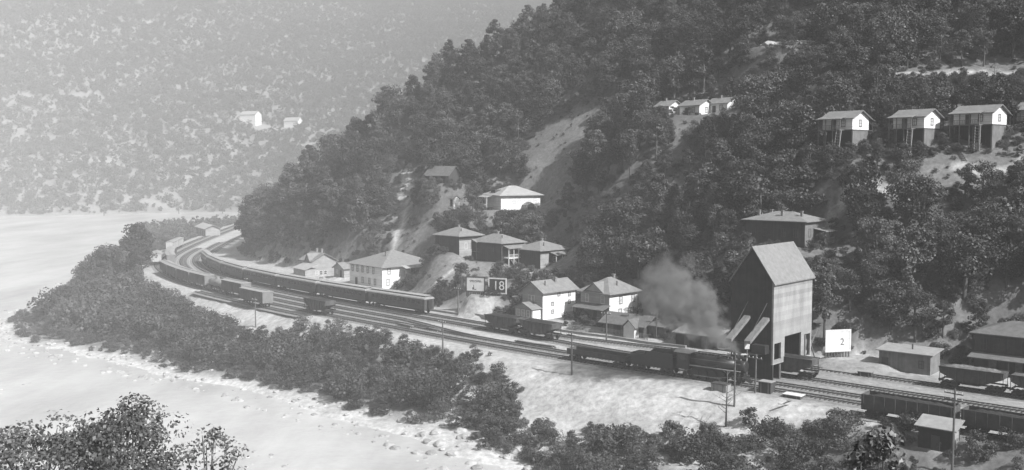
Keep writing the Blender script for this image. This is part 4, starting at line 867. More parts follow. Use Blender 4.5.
# picket fence before the white houses
t = thing('picket_fence', 'grey picket fence in front of the hipped white house', 'fence'); fp = offset(25.4); fp = fp[(fp[:, 1] > 196) & (fp[:, 1] < 212)]
pm = MB().box(-.07, .07, -.02, .02, 0, 1.3).mesh('picket', 'plank'); dd = np.concatenate([[0], np.cumsum(np.linalg.norm(np.diff(fp, axis=0), axis=1))])
for q in np.arange(0, dd[-1], .34): 
    p = (np.interp(q, dd, fp[:, 0]), np.interp(q, dd, fp[:, 1])); link('picket', pm, t, (p[0], p[1], H(*p)-.05)).rotation_euler.z = R(-46)
mb = MB(); A_, B_ = fp[0], fp[-1]
for z in (.4, 1.0): mb.bar((A_[0], A_[1]+.06, z), (B_[0], B_[1]+.06, z), .06)
mb.build('fence_rail', 'plank', t)
def person(x, y, label, rz=0, shirt='cloth'):
    t = thing('person', label, 'person', (x, y, H(x, y)), rz, 'people on the footpath')
    V = [(0,0,.95),(0,0,1.2),(0,0,1.42),(0,0,1.52),(0,0,1.66),(.12,.02,.9),(.13,.06,.5),(.13,-.02,.06),(.14,.12,.03),(-.12,.0,.9),(-.13,-.08,.5),(-.13,-.16,.06),(-.14,-.02,.03),(.2,0,1.4),(.27,-.02,1.12),(.27,.08,.86),(.27,.11,.76),(-.2,0,1.4),(-.27,.02,1.12),(-.27,.1,.86),(-.27,.13,.76)]
    Ed = [(0,1),(1,2),(2,3),(3,4),(0,5),(5,6),(6,7),(7,8),(0,9),(9,10),(10,11),(11,12),(2,13),(13,14),(14,15),(15,16),(2,17),(17,18),(18,19),(19,20)]
    rad = [.16,.15,.15,.06,.11,.1,.075,.055,.045,.1,.075,.055,.045,.07,.055,.045,.035,.07,.055,.045,.035]
    me = bpy.data.meshes.new('body'); me.from_pydata(V, Ed, []); me.materials.append(MATS[shirt]); o = link('body', me, t); md = o.modifiers.new('skin', 'SKIN')
    for i, r_ in enumerate(rad): me.skin_vertices[0].data[i].radius = (r_, r_*.85)
    me.skin_vertices[0].data[0].use_root = True; sb = o.modifiers.new('sub', 'SUBSURF'); sb.levels = 1; sb.render_levels = 1
    MB().lathe([(1.7, .13), (1.71, .17), (1.72, .17), (1.725, .1), (1.82, .09), (1.84, .04)], 'z', (0, 0, 0), 10).build('hat', 'dark_trim', t, True)
person(-33.1, 279, 'person in dark clothes at the foot of the footpath', 1.0); person(-31.2, 283, 'person in dark clothes slightly higher up the footpath', 2.2)

# ------------------------------------------------------------------ vegetation
def leaves(C, N, size, rng, flat=.0):
    """one quad per centre C with normal N"""
    n = len(C); a = np.cross(N, rng.normal(size=(n, 3))); a /= np.linalg.norm(a, axis=1)[:, None]+1e-9; b = np.cross(N, a); b /= np.linalg.norm(b, axis=1)[:, None]+1e-9
    s = size*rng.uniform(.6, 1.35, n)[:, None]; a = a*s*.5; b = b*s*.5*rng.uniform(.5, .9, n)[:, None]
    V = np.stack([C-a*.9-b*.35, C-b+a*.1, C+a, C+b*.9-a*.15], 1).reshape(-1, 3); return V, np.arange(4*n).reshape(n, 4)
def crown(seed, h, r, n, size, m, low=.25, clumps=34, name='crown', taper=0.):
    """foliage: leaf faces in clumps through the crown's volume; base of the tree at z=0"""
    rng = np.random.default_rng(seed); cz = h*(low+1)/2; rz = h*(1-low)/2
    d = rng.normal(size=(clumps, 3)); d /= np.linalg.norm(d, axis=1)[:, None]; q = rng.uniform(.35, 1, clumps)**.5*.86
    cc = d*q[:, None]; cc[:, 2] = np.clip(cc[:, 2], -.8, .95); sq = 1-taper*(cc[:, 2]+1)/2; lump = rng.uniform(.8, 1.18, clumps)
    cc = cc*np.stack([r*sq*lump, r*sq*lump, np.full(clumps, rz)], 1)+[0, 0, cz]
    k = rng.integers(0, clumps, n); cr = rng.uniform(.2, .36, clumps)*r
    e = rng.normal(size=(n, 3)); e /= np.linalg.norm(e, axis=1)[:, None]; rad = rng.uniform(.35, 1, n)**.4
    P = cc[k]+e*(cr[k]*rad)[:, None]*[1.15, 1.15, .75]; N = e*.8+rng.normal(size=(n, 3))*.55+[0, 0, .45]; N /= np.linalg.norm(N, axis=1)[:, None]
    V, F_ = leaves(P, N, size, rng); return fast_mesh(name, V, F_, m), cc
def trunk_mesh(seed, h, cc, r0=.26, limbs=7):
    rng = random.Random(seed); mb = MB(); top = Vector((rng.uniform(-.4, .4), rng.uniform(-.4, .4), h*.72)); mid = Vector((rng.uniform(-.3, .3), rng.uniform(-.3, .3), h*.36))
    mb.tube((0, 0, -.8), mid, r0*1.25, r0*.85, 7, False).tube(mid, top, r0*.85, r0*.3, 7, False)
    for k_ in range(limbs):
        c = Vector(cc[rng.randrange(len(cc))]); b = mid.lerp(top, rng.uniform(0, .8)); b.z = min(b.z, c.z-.3) if c.z > h*.4 else b.z*.8; m_ = b.lerp(c, .5)+Vector((0, 0, .25))
        mb.tube(b, m_, r0*.42, r0*.26, 5, False).tube(m_, c, r0*.26, r0*.1, 5, False)
    return mb.mesh('trunk', 'bark', True)
def tree_proto(seed, h, r, n, size, m='leaf', low=.22, clumps=34, r0=.26, taper=0., limbs=7, tname='trunk', cname='crown'):
    me, cc = crown(seed, h, r, n, size, m, low, clumps, cname, taper); return me, trunk_mesh(seed, h, cc, r0, limbs), tname, cname
TREES = [tree_proto(100+i, h, r, 3800, .42, 'leaf' if i % 3 else 'leaf_pale', low, cl, taper=tp) for i, (h, r, low, cl, tp) in enumerate([(12,3.7,.2,36,.1),(13.5,3.4,.22,34,.25),(10.5,4.0,.18,40,0),(14.5,4.3,.25,42,.15),(11.5,3.0,.15,28,.35),(12.5,4.5,.25,46,.05),(15.5,3.6,.2,38,.3),(9.5,3.5,.1,34,.1)])]
SHRUBS = [tree_proto(200+i, h, r, 1500, .27, 'leaf_pale' if i % 2 else 'leaf', .02, cl, .08, tp, 5, 'stem', 'foliage') for i, (h, r, cl, tp) in enumerate([(3.2,1.9,22,.1),(2.6,2.2,24,0),(4.2,2.0,26,.35),(3.6,2.6,30,.1),(5.0,2.3,30,.45)])]
def plant(proto, name, label, cat, group, x, y, s, rz, z=None):
    o = thing(name, label, cat, (x, y, (H(x, y) if z is None else z)-.1), rz, group); o.scale = (s*random.uniform(.88, 1.14), s*random.uniform(.88, 1.14), s)
    link(proto[2], proto[1], o); link(proto[3], proto[0], o); return o
def scatter(name, P, S, src, label, cat, up=True):
    """one object of many leafy instances (a mass nobody could count), through geometry nodes"""
    me = bpy.data.meshes.new(name); me.from_pydata([tuple(p) for p in P], [], []); o = link(name, me); tag(o, label, cat, kind='stuff')
    n = len(P); sc = me.attributes.new('sc', 'FLOAT_VECTOR', 'POINT'); sv = np.stack([S*RNG.uniform(.85, 1.2, n), S*RNG.uniform(.85, 1.2, n), S], 1); sc.data.foreach_set('vector', sv.ravel().astype(np.float32))
    ro = me.attributes.new('ro', 'FLOAT_VECTOR', 'POINT'); rv = np.zeros((n, 3)); rv[:, 2] = RNG.uniform(0, 6.28, n); ro.data.foreach_set('vector', rv.ravel().astype(np.float32))
    ix = me.attributes.new('ix', 'INT', 'POINT'); ix.data.foreach_set('value', RNG.integers(0, len(src), n).astype(np.int32))
    g = bpy.data.node_groups.new(name, 'GeometryNodeTree'); g.interface.new_socket('Geometry', in_out='INPUT', socket_type='NodeSocketGeometry'); g.interface.new_socket('Geometry', in_out='OUTPUT', socket_type='NodeSocketGeometry')
    N = g.nodes; l = g.links; gi = N.new('NodeGroupInput'); go = N.new('NodeGroupOutput'); ip = N.new('GeometryNodeInstanceOnPoints'); jn = N.new('GeometryNodeJoinGeometry')
    m2p = N.new('GeometryNodeMeshToPoints'); l.new(gi.outputs[0], m2p.inputs['Mesh'])
    for s_ in reversed(src):
        oi = N.new('GeometryNodeObjectInfo'); oi.transform_space = 'ORIGINAL'; oi.inputs['Object'].default_value = s_; ti = N.new('GeometryNodeGeometryToInstance'); l.new(oi.outputs['Geometry'], ti.inputs[0]); l.new(ti.outputs[0], jn.inputs[0])
    def at(nm, tp):
        q = N.new('GeometryNodeInputNamedAttribute'); q.data_type = tp; q.inputs['Name'].default_value = nm; return q.outputs['Attribute']
    l.new(m2p.outputs[0], ip.inputs['Points']); l.new(jn.outputs[0], ip.inputs['Instance']); ip.inputs['Pick Instance'].default_value = True
    l.new(at('ix', 'INT'), ip.inputs['Instance Index']); l.new(at('sc', 'FLOAT_VECTOR'), ip.inputs['Scale'])
    e2r = N.new('FunctionNodeEulerToRotation'); l.new(at('ro', 'FLOAT_VECTOR'), e2r.inputs[0]); l.new(e2r.outputs[0], ip.inputs['Rotation']); l.new(ip.outputs[0], go.inputs[0])
    o.modifiers.new('scatter', 'NODES').node_group = g; return o
# what must stay in sight: (x, y, half width, z of the lowest point to see)
KEEP = []
for k, (cx, cy, z, th, L, W) in SITES.items():
    x, y = centre(cx, cy, th, L, W); lo_ = {'behind': 1.2, 'barn': 1.5, 'station': 1.5, 'side_shed': 1.5, 'ridge_a': 1.0, 'ridge_b': 1.0, 'ridge_c': 2.2, 'up_a': 0, 'up_b': -.5, 'up_c': -.5, 'up_d': 2, 'right_hall': 1.5}.get(k, .3)
    KEEP.append((x, y, (L+W)*.36, z+lo_))
KEEP.append(HUT); SUNNY = []
for k in ('hotel', 'gable_white', 'hip_white', 'bungalow', 'dark_c', 'up_a', 'up_b', 'up_c', 'ridge_a', 'ridge_b'):
    cx, cy, z, th, L, W = SITES[k]; x, y = centre(cx, cy, th, L, W); SUNNY.append((x, y, (L+W)*.3, z+1.2))
KEEP += [(12, 312, 6, H(12, 312)+.5), (17, 325, 6, H(17, 325)+.5)]
KEEP += [(-6, 233, 6, 5), (57.4, 174, 3.5, 2), (79, 290, 8, 69.5)]
for pl, hw in [TRAILS[0], (TRAILS[3][0][-14:], 1)]: KEEP += [(p[0], p[1], 2.8, H(p[0], p[1])+.1) for p in pl[::2]]
def max_height(x, y, z, r):
    """tallest plant at (x, y) that leaves the kept things in sight from the overlook"""
    best = 99.; tn = math.tan(SUN_EL)
    for hx, hy, a_, hz in SUNNY:
        rx, ry = x-hx, y-hy; t_ = rx*SUN_H.x+ry*SUN_H.y; lat = abs(rx*SUN_H.y-ry*SUN_H.x)
        if 0 < t_ < 75 and lat < a_+r*.6: best = min(best, max(hz+(t_-a_)*tn-z, 1.5))
    for hx, hy, a_, hz in KEEP:
        D = math.hypot(hx, hy); nx, ny = -hx/D, -hy/D; rx, ry = x-hx, y-hy; t_ = rx*nx+ry*ny; lat = abs(rx*ny-ry*nx)
        if -a_*.8 < t_ < 70 and lat < a_+r*.75:
            if t_ < a_*.9 and lat < a_+r*.4: return 0.
            best = min(best, hz+(35-hz)*max(0, t_)/D-z)
    return best
def candidates(x0, x1, y0, y1, n, rng): return rng.uniform(x0, x1, n), rng.uniform(y0, y1, n)
rng = np.random.default_rng(3)
# hillside woods
cxs, cys = candidates(-140, 215, 168, 560, 17000, rng); zz, uu, yy, toe, sh = height(cxs, cys, True); ck = clear_k(cxs, cys); tdd = trail_d(cxs, cys)
fx = 512+1000*cxs/cys; keep = (uu-toe > 3) & (fx > -60) & (fx < 1090) & (rng.uniform(size=len(cxs)) > ck*1.15) & (tdd > 2)
wood = []; grid = {}; low = []
for i in np.argsort(cys):
    if not keep[i]: continue
    x, y, z = cxs[i], cys[i], zz[i]; sp = 3.7+.008*(y-170)
    c = (int(x//6), int(y//6))
    if any((x-a_)**2+(y-b_)**2 < sp*sp for dx in (-1, 0, 1) for dy in (-1, 0, 1) for a_, b_ in grid.get((c[0]+dx, c[1]+dy), ())): continue
    mh = max_height(x, y, z, 3.5); tall = 1.25 if x < -45 and y < 420 else 1.
    hh = rng.uniform(6.5, 15.5)*tall
    if mh < 1.2: continue
    if mh < 6: low.append((x, y, z, min(mh, rng.uniform(1.6, 4.5)))); continue
    hh = min(hh, mh); grid.setdefault(c, []).append((x, y)); wood.append((x, y, z, hh))
LAND = [('the coal tower',775,310),('the dark house behind the tower',790,228),('the leftmost stilt cottage',850,118),('the second stilt cottage',918,118),('the third stilt cottage',978,115),('the trio of small white cottages',695,105),('the hipped white house',615,300),
 ('the tall gabled white house',550,300),('the row of dark cottages',500,252),('the white bungalow',515,196),('the dark barn',440,174),('the boarding house',390,275),('the gabled house behind the coaches',305,265),('the white billboard',839,342),('the yard shed',908,356),('the right edge hall',1000,350),('the upper road',950,72),('the pale rock patch',788,38),
 ('the dark gondolas',940,415),('the locomotive',690,365),('the trailing gondola',600,365),('the mid yard hoppers',520,325),('the lone hopper',311,305),('the string of boxcars',215,285),('the far bend',190,245),('the river mouth of the spit',40,325),('the thicket foot',250,375),('the open grassy slope',540,140),('the footpath',400,215),('the top of the crest',480,80),('the top right woods',900,20),('the upper middle woods',650,30),('the pale boxcars',165,255),('the outer shore of the spit',95,285),('the middle of the spit',130,325),('the lower shore of the spit',150,355),('the upper spit',120,255),('the middle of the thicket',330,345),('the lower end of the thicket',430,400),('the left bank pole',453,350),('the bottom centre bushes',620,450),('the right bank pole',930,420)]
ORD = ['nearest','second nearest','third nearest','fourth nearest','fifth nearest','sixth nearest','seventh nearest','eighth nearest','ninth nearest','tenth nearest','eleventh nearest','twelfth nearest','thirteenth nearest','fourteenth nearest','fifteenth nearest','sixteenth nearest','seventeenth nearest','eighteenth nearest','nineteenth nearest','twentieth nearest','twenty first nearest','twenty second nearest','twenty third nearest','twenty fourth nearest','twenty fifth nearest','twenty sixth nearest']
def relabel(objs, noun, adj):
    """labels by the closest landmark in view and the rank of distance from it"""
    B = {}
    for o in objs:
        x, y, z = o.location; px = 512+1000*x/y; py = 165+1000*(35-z-3)/y
        nm, lx, ly = min(LAND, key=lambda q: math.hypot(q[1]-px, q[2]-py)); dx, dy = px-lx, py-ly
        rel = ('left of ' if dx < 0 else 'right of ') if abs(dx) > abs(dy) else ('above ' if dy < 0 else 'below '); B.setdefault((rel, nm), []).append((math.hypot(dx, dy), o))
    for (rel, nm), L_ in B.items():
        L_.sort(key=lambda q: q[0])
        for i, (d, o) in enumerate(L_):
            o['label'] = (ORD[i]+' '+adj+noun+' '+rel+nm) if i < 26 else ('farther '+adj+noun+' '+rel+nm); o['group'] = (noun+'s '+rel+nm)
def zone(x, y):
    if x < -45: return 'tall leafy tree on the spur behind the coach train'
    if x < -5 and y > 305: return 'leafy tree on the crest above the footpath and the dark barn'
    if y > 300: return 'leafy tree in the dense upper woods above the small white cottages'
    if x < 15: return 'leafy tree beside the bungalow and the dark cottages'
    if x > 66 and y < 214: return 'leafy tree on the steep slope below the white stilt cottages'
    if x > 62: return 'leafy tree above the white stilt cottages and below the upper road'
    if y < 222: return 'leafy tree on the slope around the dark house behind the coal tower'
    return 'leafy tree on the middle slope between the hipped house and the small white cottages'
wood.sort(key=lambda q: math.hypot(q[0], q[1]))
NT = 285; inview = [q for q in wood if -20 < 512+1000*q[0]/q[1] < 1044]; ind = inview[:NT]; ids = set(map(id, ind)); rest = [q for q in wood if id(q) not in ids]
first_tree = []
for q in ind:
    i = random.randrange(len(TREES)); p = TREES[i]; bh = (12,13.5,10.5,14.5,11.5,12.5,15.5,9.5)[i]; lab = zone(q[0], q[1])
    o = plant(p, 'tree', lab, 'tree', lab.replace('leafy tree', 'trees').replace('tall trees', 'tall trees')[:70], q[0], q[1], q[3]/bh, random.uniform(0, 6.28), q[2])
    if len(first_tree) <= i: pass
    first_tree.append((i, o))
relabel([o for _, o in first_tree], 'tree', 'leafy ')
src = []
for i in range(len(TREES)):
    for j, o in first_tree:
        if j == i: src.append([c for c in o.children if c.name.startswith('crown')][0]); break
P = np.array([(q[0], q[1], q[2]-.1) for q in rest]); S = np.array([q[3] for q in rest])/12.3
scatter('distant_woods', P, S, src, 'mass of leafy woods farther up the hillside', 'woods')
# shrubs along the river bank and the spit
cxs, cys = candidates(-175, 75, 118, 470, 9000, rng); zz, uu, yy, toe, sh = height(cxs, cys, True)
sk = np.interp(yy, [76,128,140,150,172,184,196,212,224,236,262,300,340,400], [0,0,.1,.75,.95,.7,.4,.25,.6,.9,.85,.9,.8,.4]); dpth = -5-uu; na = fbm(cxs, cys, 7, 31)
ok = (uu < -7) & (uu > sh+np.interp(yy, [230,265,310,330], [5,13,13,5])) & (dpth > sk*np.interp(yy, [76,150,160,172,180,188,200,222,236,262,340], [2,6,12,18,11,4,4,5,10,9,7])+2*na) & (cys > 115)
bank = []; grid = {}
for i in rng.permutation(len(cxs)):
    if not ok[i]: continue
    x, y = cxs[i], cys[i]; sp = 2.3 if yy[i] > 190 else 2.5; c = (int(x//4), int(y//4))
    if any((x-a_)**2+(y-b_)**2 < sp*sp for dx in (-1, 0, 1) for dy in (-1, 0, 1) for a_, b_ in grid.get((c[0]+dx, c[1]+dy), ())): continue
    px = 512+1000*x/y
    if not -40 < px < 1060: continue
    tallk = np.interp(yy[i], [100,180,215,255,290,330,400], [1.1,1.0,1.05,1.4,1.9,1.9,1.4])*np.interp(dpth[i]/max(5, (-5-sh[i])), [0,.25,.6,1], [.55,.9,1.15,.8])
    if y < 160 and x > 30: tallk *= .8
    h = min(rng.uniform(2.2, 5.2)*tallk, 9)
    if y < 140 and x > 40: h = min(h, max_height(x, y, zz[i], 1.2))
    if h < .7: continue
    grid.setdefault(c, []).append((x, y)); bank.append((x, y, zz[i], h))
bank.sort(key=lambda q: -q[3]/math.hypot(q[0], q[1]))
def bzone(x, y):
    if y > 255: return 'leafy shrub on the river spit at the left'
    if y > 185: return 'leafy shrub in the thicket between the left yard and the river'
    if x > 36: return 'leafy shrub below the dark gondolas, lower right'
    return 'leafy shrub at the foot of the pale bank, bottom centre'
NS = 290; first_sh = []; SH0 = (3.2,2.6,4.2,3.6,5.0)
for q in bank[:NS]:
    i = random.randrange(5); lab = bzone(q[0], q[1]); o = plant(SHRUBS[i], 'shrub', lab, 'shrub', lab.replace('leafy shrub', 'shrubs')[:70], q[0], q[1], q[3]/SH0[i], random.uniform(0, 6.28), q[2]); first_sh.append((i, o))
relabel([o for _, o in first_sh], 'shrub', 'leafy ')
ssrc = []
for i in range(5):
    for j, o in first_sh:
        if j == i: ssrc.append([c for c in o.children if c.name.startswith('foliage')][0]); break
rest = bank[NS:]+low
P = [(q[0], q[1], q[2]-.1) for q in rest]; S = [q[3]/3.7 for q in rest]
# low ground cover between the trees, on the cleared slopes and along the bank
cxs, cys = candidates(-175, 190, 118, 420, 26000, rng); zz, uu, yy, toe, sh = height(cxs, cys, True); ck = clear_k(cxs, cys); tdd = trail_d(cxs, cys); fx = 512+1000*cxs/cys
na = fbm(cxs, cys, 6, 11)
sk = np.interp(yy, [76,128,140,150,172,184,196,212,224,236,262,300,340,400], [.15,.2,.55,.95,1,.85,.5,.4,.7,1,.9,.9,.8,.4]); dpth = -5-uu
okh = (uu-toe > .5) & (tdd > .3) & (rng.uniform(size=len(cxs)) > ck*.72); okb = (uu < -6) & (uu > sh+2) & (dpth > sk*np.interp(yy, [76,150,160,172,180,188,200,222,236,262,340], [4,7,11,17,10,2,3,4,9,8,6])+3*na) & (rng.uniform(size=len(cxs)) < .75)
pad = np.zeros(len(cxs), bool)
for (px, py, r, z) in [q for q in PADS if q[2] != 4.2]: pad |= np.hypot(cxs-px, cys-py) < r*.95
for i in np.where((okh | okb) & ~pad & (fx > -40) & (fx < 1070))[0]: P.append((cxs[i], cys[i], zz[i]-.1)); S.append(rng.uniform(.2, .75) if ck[i] < .3 else rng.uniform(.1, .3))
scatter('undergrowth', np.array(P), np.array(S), ssrc, 'low undergrowth covering the slopes and the river bank', 'undergrowth')
# single larger trees that the photograph singles out
def lone(proto, bh, x, y, h, label): return plant(proto, 'tree', label, 'tree', None, x, y, h/bh, random.uniform(0, 6.28))
con, cc = crown(301, 6.5, 2.1, 2600, .22, 'leaf', .02, 46, 'crown', .85); CON = (con, trunk_mesh(301, 6.5, cc, .12, 5), 'trunk', 'crown')
for x, y, h, lab in [(8.6,137.5,6.0,'dark conical tree at the foot of the pale bank, left of two'),(17.2,139.5,6.2,'dark conical tree at the foot of the pale bank, right of two'),(27.5,141.5,4.6,'small dark tree at the bottom, below the locomotive')]: lone(CON, 6.5, x, y, h, lab)
for j, (x, y, h) in enumerate([(-128,318,18),(-122,326,19),(-134,330,17),(-117,314,14),(-126,305,14),(-136,318,12.5),(-113,300,10),(-128,340,16),(-121,292,10),(-133,303,9)]):
    k_ = j % 8; lone(TREES[k_], (12,13.5,10.5,14.5,11.5,12.5,15.5,9.5)[k_], x, y, h, ORD[j].replace(' nearest', '').replace('nearest', 'first')+' of the taller trees rising from the river spit')
def bare_tree(x, y, h, label):
    rg = random.Random(5+int(x)); t = thing('bare_tree', label, 'tree', (x, y, H(x, y)-.2)); mb = MB(); mb.tube((0,0,0), (.15,0,h), .16, .04, 7)
    mb.build('trunk', 'bark', t, True); mb = MB()
    for k_ in range(16):
        z = h*rg.uniform(.25, .95); a_ = rg.uniform(0, 6.28); ln = rg.uniform(.7, 2.1); q = Vector((math.cos(a_)*ln, math.sin(a_)*ln, z+ln*.6)); mb.tube((.1*z/h, 0, z), q, .045, .015, 5, False)
        for j in range(3): b = Vector((0, 0, z)).lerp(q, rg.uniform(.4, 1)); mb.tube(b, b+Vector((rg.uniform(-.6,.6), rg.uniform(-.6,.6), rg.uniform(.2,.7))), .018, .008, 4, False)
    mb.build('branches', 'bark', t)
bare_tree(31.5, 145.0, 8.5, 'bare dead tree standing on the bank below the locomotive'); 
for j, (x, y, h) in enumerate([(40,226,11),(84,232,10),(28,300,12),(108,226,11),(60,252,11),(2,330,11)]): bare_tree(x, y, h, ['bare snag on the slope above the hipped house', 'bare snag just above the second stilt cottage', 'bare snag at the edge of the open grassy slope', 'bare snag above the right end of the upper row', 'bare snag below the small white cottages', 'bare snag above the white bungalow'][j])
bare_tree(68.5, 200.5, 12, 'bare thin tree in front of the leftmost stilt cottage')
# leafy trees close to the overlook, bottom corners
def near_tree(seed, x, y, top, r, n, size, label, m='leaf_near', low=.62):
    z = H(x, y); h = top-z; me, cc = crown(seed, h, r, n, size, m, low, 46, 'crown', .15)
    o = thing('tree', label, 'tree', (x, y, z), 0, None); link('crown', me, o); link('trunk', trunk_mesh(seed, h, cc, .13, 18), o)
near_tree(401, -14.6, 30, 27.6, 2.1, 6000, .13, 'leafy foreground tree in the bottom left corner'); near_tree(402, -11.9, 29.5, 27.9, 1.9, 5600, .13, 'leafy foreground tree, second from the left at the bottom'); near_tree(403, -9.6, 31, 27.2, 1.2, 1500, .13, 'thin leafy foreground sapling right of the bottom left trees')
near_tree(407, -13.3, 34, 27.2, 2.3, 5000, .14, 'leafy foreground tree behind the two bottom left trees')
near_tree(404, 10.7, 29, 27.6, 1.35, 1500, .2, 'foreground sapling with large glossy leaves, bottom right'); near_tree(405, -4.6, 28, 26.2, .7, 160, .16, 'sparse foreground twig with few leaves, bottom left of centre'); near_tree(406, -3.4, 28, 26.3, .8, 60, .12, 'nearly bare foreground twigs, bottom centre')
# pale rock patch high in the woods
PR = []
# river cobbles and boulders
def rock_mesh(seed):
    import bmesh
    bm = bmesh.new(); bmesh.ops.create_icosphere(bm, subdivisions=2, radius=1)
    for v in bm.verts: v.co *= 1+.35*mn.noise(v.co*1.1+Vector((seed*7.1, 0, 0))); v.co.z *= .6
    me = bpy.data.meshes.new('boulder'); bm.to_mesh(me); bm.free(); me.materials.append(MATS['rock']); return me
RK = [rock_mesh(i) for i in range(4)]; bo = []
cxs, cys = candidates(-170, 40, 120, 420, 9000, rng); zz, uu, yy, toe, sh = height(cxs, cys, True); kx = []
for i in range(len(cxs)):
    e = uu[i]-sh[i]
    if -9 < e < 6 and rng.uniform() < .85: kx.append((cxs[i], cys[i], max(zz[i], -9.05), rng.uniform(.12, .5)))
kx.sort(key=lambda q: -q[3]/math.hypot(q[0], q[1])); kx[:40] = sorted(kx[:40], key=lambda q: q[0]/q[1])
TEN = ['', 'twenty', 'thirty']; ONE = ['first','second','third','fourth','fifth','sixth','seventh','eighth','ninth','tenth','eleventh','twelfth','thirteenth','fourteenth','fifteenth','sixteenth','seventeenth','eighteenth','nineteenth','twentieth']
def ordinal(k): return ONE[k] if k < 20 else 'thirtieth' if k == 29 else 'fortieth' if k == 39 else TEN[(k+1)//10-1]+' '+ONE[(k+1) % 10-1]
for j, q in enumerate(kx[:40]):
    o = tag(link('boulder', RK[j % 4], None, (q[0], q[1], q[2])), ordinal(j)+' pale boulder from the left along the gravel shore', 'boulder', 'boulders along the river shore'); o.scale = [q[3]*2.2]*3; o.rotation_euler.z = random.uniform(0, 6); bo.append(o)
for j, (x, y, r_) in enumerate([(73.5,287,2.6),(75.5,286.5,2.2),(79.5,285.5,2.9),(82.5,286,3.2),(84.8,285.6,2.3),(81,288.5,2.4),(77,289,2.1),(72.5,289.5,1.8)]):
    o = tag(link('rock_outcrop', RK[j % 4], None, (x, y, H(x, y)+.4)), ['leftmost','second from the left','middle left','largest','rightmost','upper right','upper middle','upper left'][j]+' pale rock of the bare patch high in the woods', 'rock', 'pale rocks high in the woods'); o.scale = (r_, r_, r_*.8); o.rotation_euler.z = j*1.3
gxs, gys = candidates(-190, 10, 95, 330, 9000, rng); gz_, gu_, gy2, gt_, gs_ = height(gxs, gys, True); gn = fbm(gxs, gys, 12, 51)+.5*fbm(gxs*.5+gys*.5, gys, 5, 52)
for i in range(len(gxs)):
    e = gu_[i]-gs_[i]
    if e < -4 and gz_[i] < -9 and gn[i] > .5+rng.uniform(0, .5) and (e > -48 or gys[i] < 260): kx.append((gxs[i], gys[i], -9.06, rng.uniform(.1, .34)))
kx = kx[40:]; scatter('shore_cobbles', np.array([(q[0], q[1], q[2]) for q in kx]), np.array([q[3]*1.5 for q in kx]), bo[:4], 'pale cobbles strewn along the river shore', 'cobbles')
# far mountain woods and the wooded far shore
FAR = []
for i, (h, r) in enumerate([(11, 4.6), (13, 4.2), (9, 4.8)]):
    me, cc = crown(500+i, h, r, 260, 1.5, 'leaf_far_hazed', .1, 16); x, y = [(-352, 862), (-300, 900), (-262, 905)][i]; z = float(mtn(np.array([x]), np.array([y]))[0]); z = max(z, -8)
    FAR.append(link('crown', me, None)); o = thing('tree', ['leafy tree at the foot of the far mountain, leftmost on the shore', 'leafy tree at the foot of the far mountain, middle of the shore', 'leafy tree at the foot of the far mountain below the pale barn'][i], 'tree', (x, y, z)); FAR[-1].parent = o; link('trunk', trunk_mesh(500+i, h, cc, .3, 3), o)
xs = rng.uniform(-1300, 520, 120000); ys = rng.uniform(830, 2500, 120000); z = mtn(xs, ys); ck = mclear(xs, ys); fx = 512+1000*xs/ys; fy = 165+1000*(35-z)/ys
g = fbm(xs, ys, 30, 33); ok = (z > -8) & (fx > -40) & (fx < 720) & (fy > -40) & (rng.uniform(size=len(xs)) > ck*1.1) & (rng.uniform(size=len(xs)) < .95+.25*g)
P = np.stack([xs[ok], ys[ok], z[ok]-.5], 1); S = rng.uniform(.22, .95, ok.sum())
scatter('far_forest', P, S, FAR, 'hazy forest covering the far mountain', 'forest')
xs = rng.uniform(-330, -100, 5000); ys = rng.uniform(420, 900, 5000); zz, uu, yy, toe, sh = height(xs, ys, True); fx = 512+1000*xs/ys
ok = (((uu < -9) & (uu > sh+4)) | (uu > toe+3)) & (fx < 330) & (fx > 60) & (zz > -9) & (rng.uniform(size=len(xs)) < .5) & (np.abs(uu) > 14)
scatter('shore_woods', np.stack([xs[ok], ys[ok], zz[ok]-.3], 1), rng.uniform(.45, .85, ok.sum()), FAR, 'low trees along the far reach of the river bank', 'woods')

# ------------------------------------------------------------------ locomotive smoke and valley haze
def volume(name, density, noise=False):
    m = bpy.data.materials.new(name); m.use_nodes = True; n = m.node_tree.nodes; l = m.node_tree.links; n.remove(n['Principled BSDF']); out = n['Material Output']
    v = n.new('ShaderNodeVolumePrincipled'); v.inputs['Color'].default_value = (.93, .93, .93, 1); v.inputs['Density'].default_value = density; v.inputs['Anisotropy'].default_value = -.72 if name == 'haze_air' else 0; l.new(v.outputs[0], out.inputs['Volume']); MATS[name] = m; return m, v
fx, fy, fa, _ = on_track('L1', s-1.2); sx, sy = fx+5.3*math.cos(fa), fy+5.3*math.sin(fa)
A0 = Vector((sx, sy, 4.7)); pts = [(0,.7),(2,1.7),(4.5,3.3),(8,5.4),(11.5,7.0),(15,7.6),(18.5,6.8),(21,3.2)]; axd = Vector((-.72, .2, .66)).normalized()
mb = MB(); mb.lathe(pts, 'z', (0, 0, 0), 18); me = mb.mesh('smoke_plume', 'trim', True)
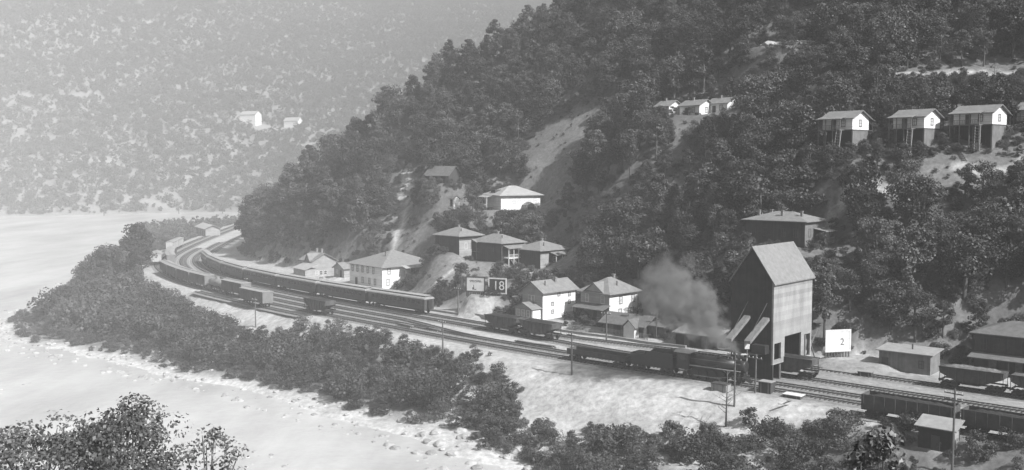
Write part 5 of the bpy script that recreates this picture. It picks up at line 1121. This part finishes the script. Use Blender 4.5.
so = link('smoke_plume', me, None, A0); so.rotation_euler = axd.to_track_quat('Z', 'Y').to_euler(); tag(so, 'grey smoke plume drifting from the locomotive stack', 'smoke', kind='stuff')
m, v = volume('smoke', .3); v.inputs['Color'].default_value = (.36, .36, .36, 1); n = m.node_tree.nodes; l = m.node_tree.links
tc = n.new('ShaderNodeTexCoord'); nz = n.new('ShaderNodeTexNoise'); nz.inputs['Scale'].default_value = .42; nz.inputs['Detail'].default_value = 5; nz.inputs['Roughness'].default_value = .6; l.new(tc.outputs['Object'], nz.inputs['Vector'])
sp = n.new('ShaderNodeSeparateXYZ'); l.new(tc.outputs['Object'], sp.inputs[0]); cb = n.new('ShaderNodeCombineXYZ'); l.new(sp.outputs[0], cb.inputs[0]); l.new(sp.outputs[1], cb.inputs[1])
ln = n.new('ShaderNodeVectorMath'); ln.operation = 'LENGTH'; l.new(cb.outputs[0], ln.inputs[0])
rr = n.new('ShaderNodeFloatCurve'); 
def M(op, a_, b_):
    q = n.new('ShaderNodeMath'); q.operation = op
    for i, s_ in enumerate((a_, b_)):
        if isinstance(s_, (int, float)): q.inputs[i].default_value = s_
        else: l.new(s_, q.inputs[i])
    return q.outputs[0]
R_ = M('ADD', M('MULTIPLY', M('MINIMUM', sp.outputs[2], 12), .56), .65); fall = M('SUBTRACT', 1.0, M('DIVIDE', ln.outputs['Value'], R_)); tip = M('MINIMUM', 1.0, M('DIVIDE', M('SUBTRACT', 21.0, sp.outputs[2]), 10.0))
den = M('MULTIPLY', M('MAXIMUM', 0.0, M('SUBTRACT', M('ADD', M('MULTIPLY', fall, .9), M('MULTIPLY', nz.outputs[0], 2.6)), 1.6)), M('MAXIMUM', tip, 0.0)); l.new(M('MULTIPLY', den, 1.5), v.inputs['Density'])
n.remove(rr); me.materials.clear(); me.materials.append(m)
m, v = volume('haze_air', .0005); ho = MB().box(-1610, 910, -120, 2600, -16, 475).build('haze', m); tag(ho, 'pale summer haze filling the valley', 'haze', kind='stuff')
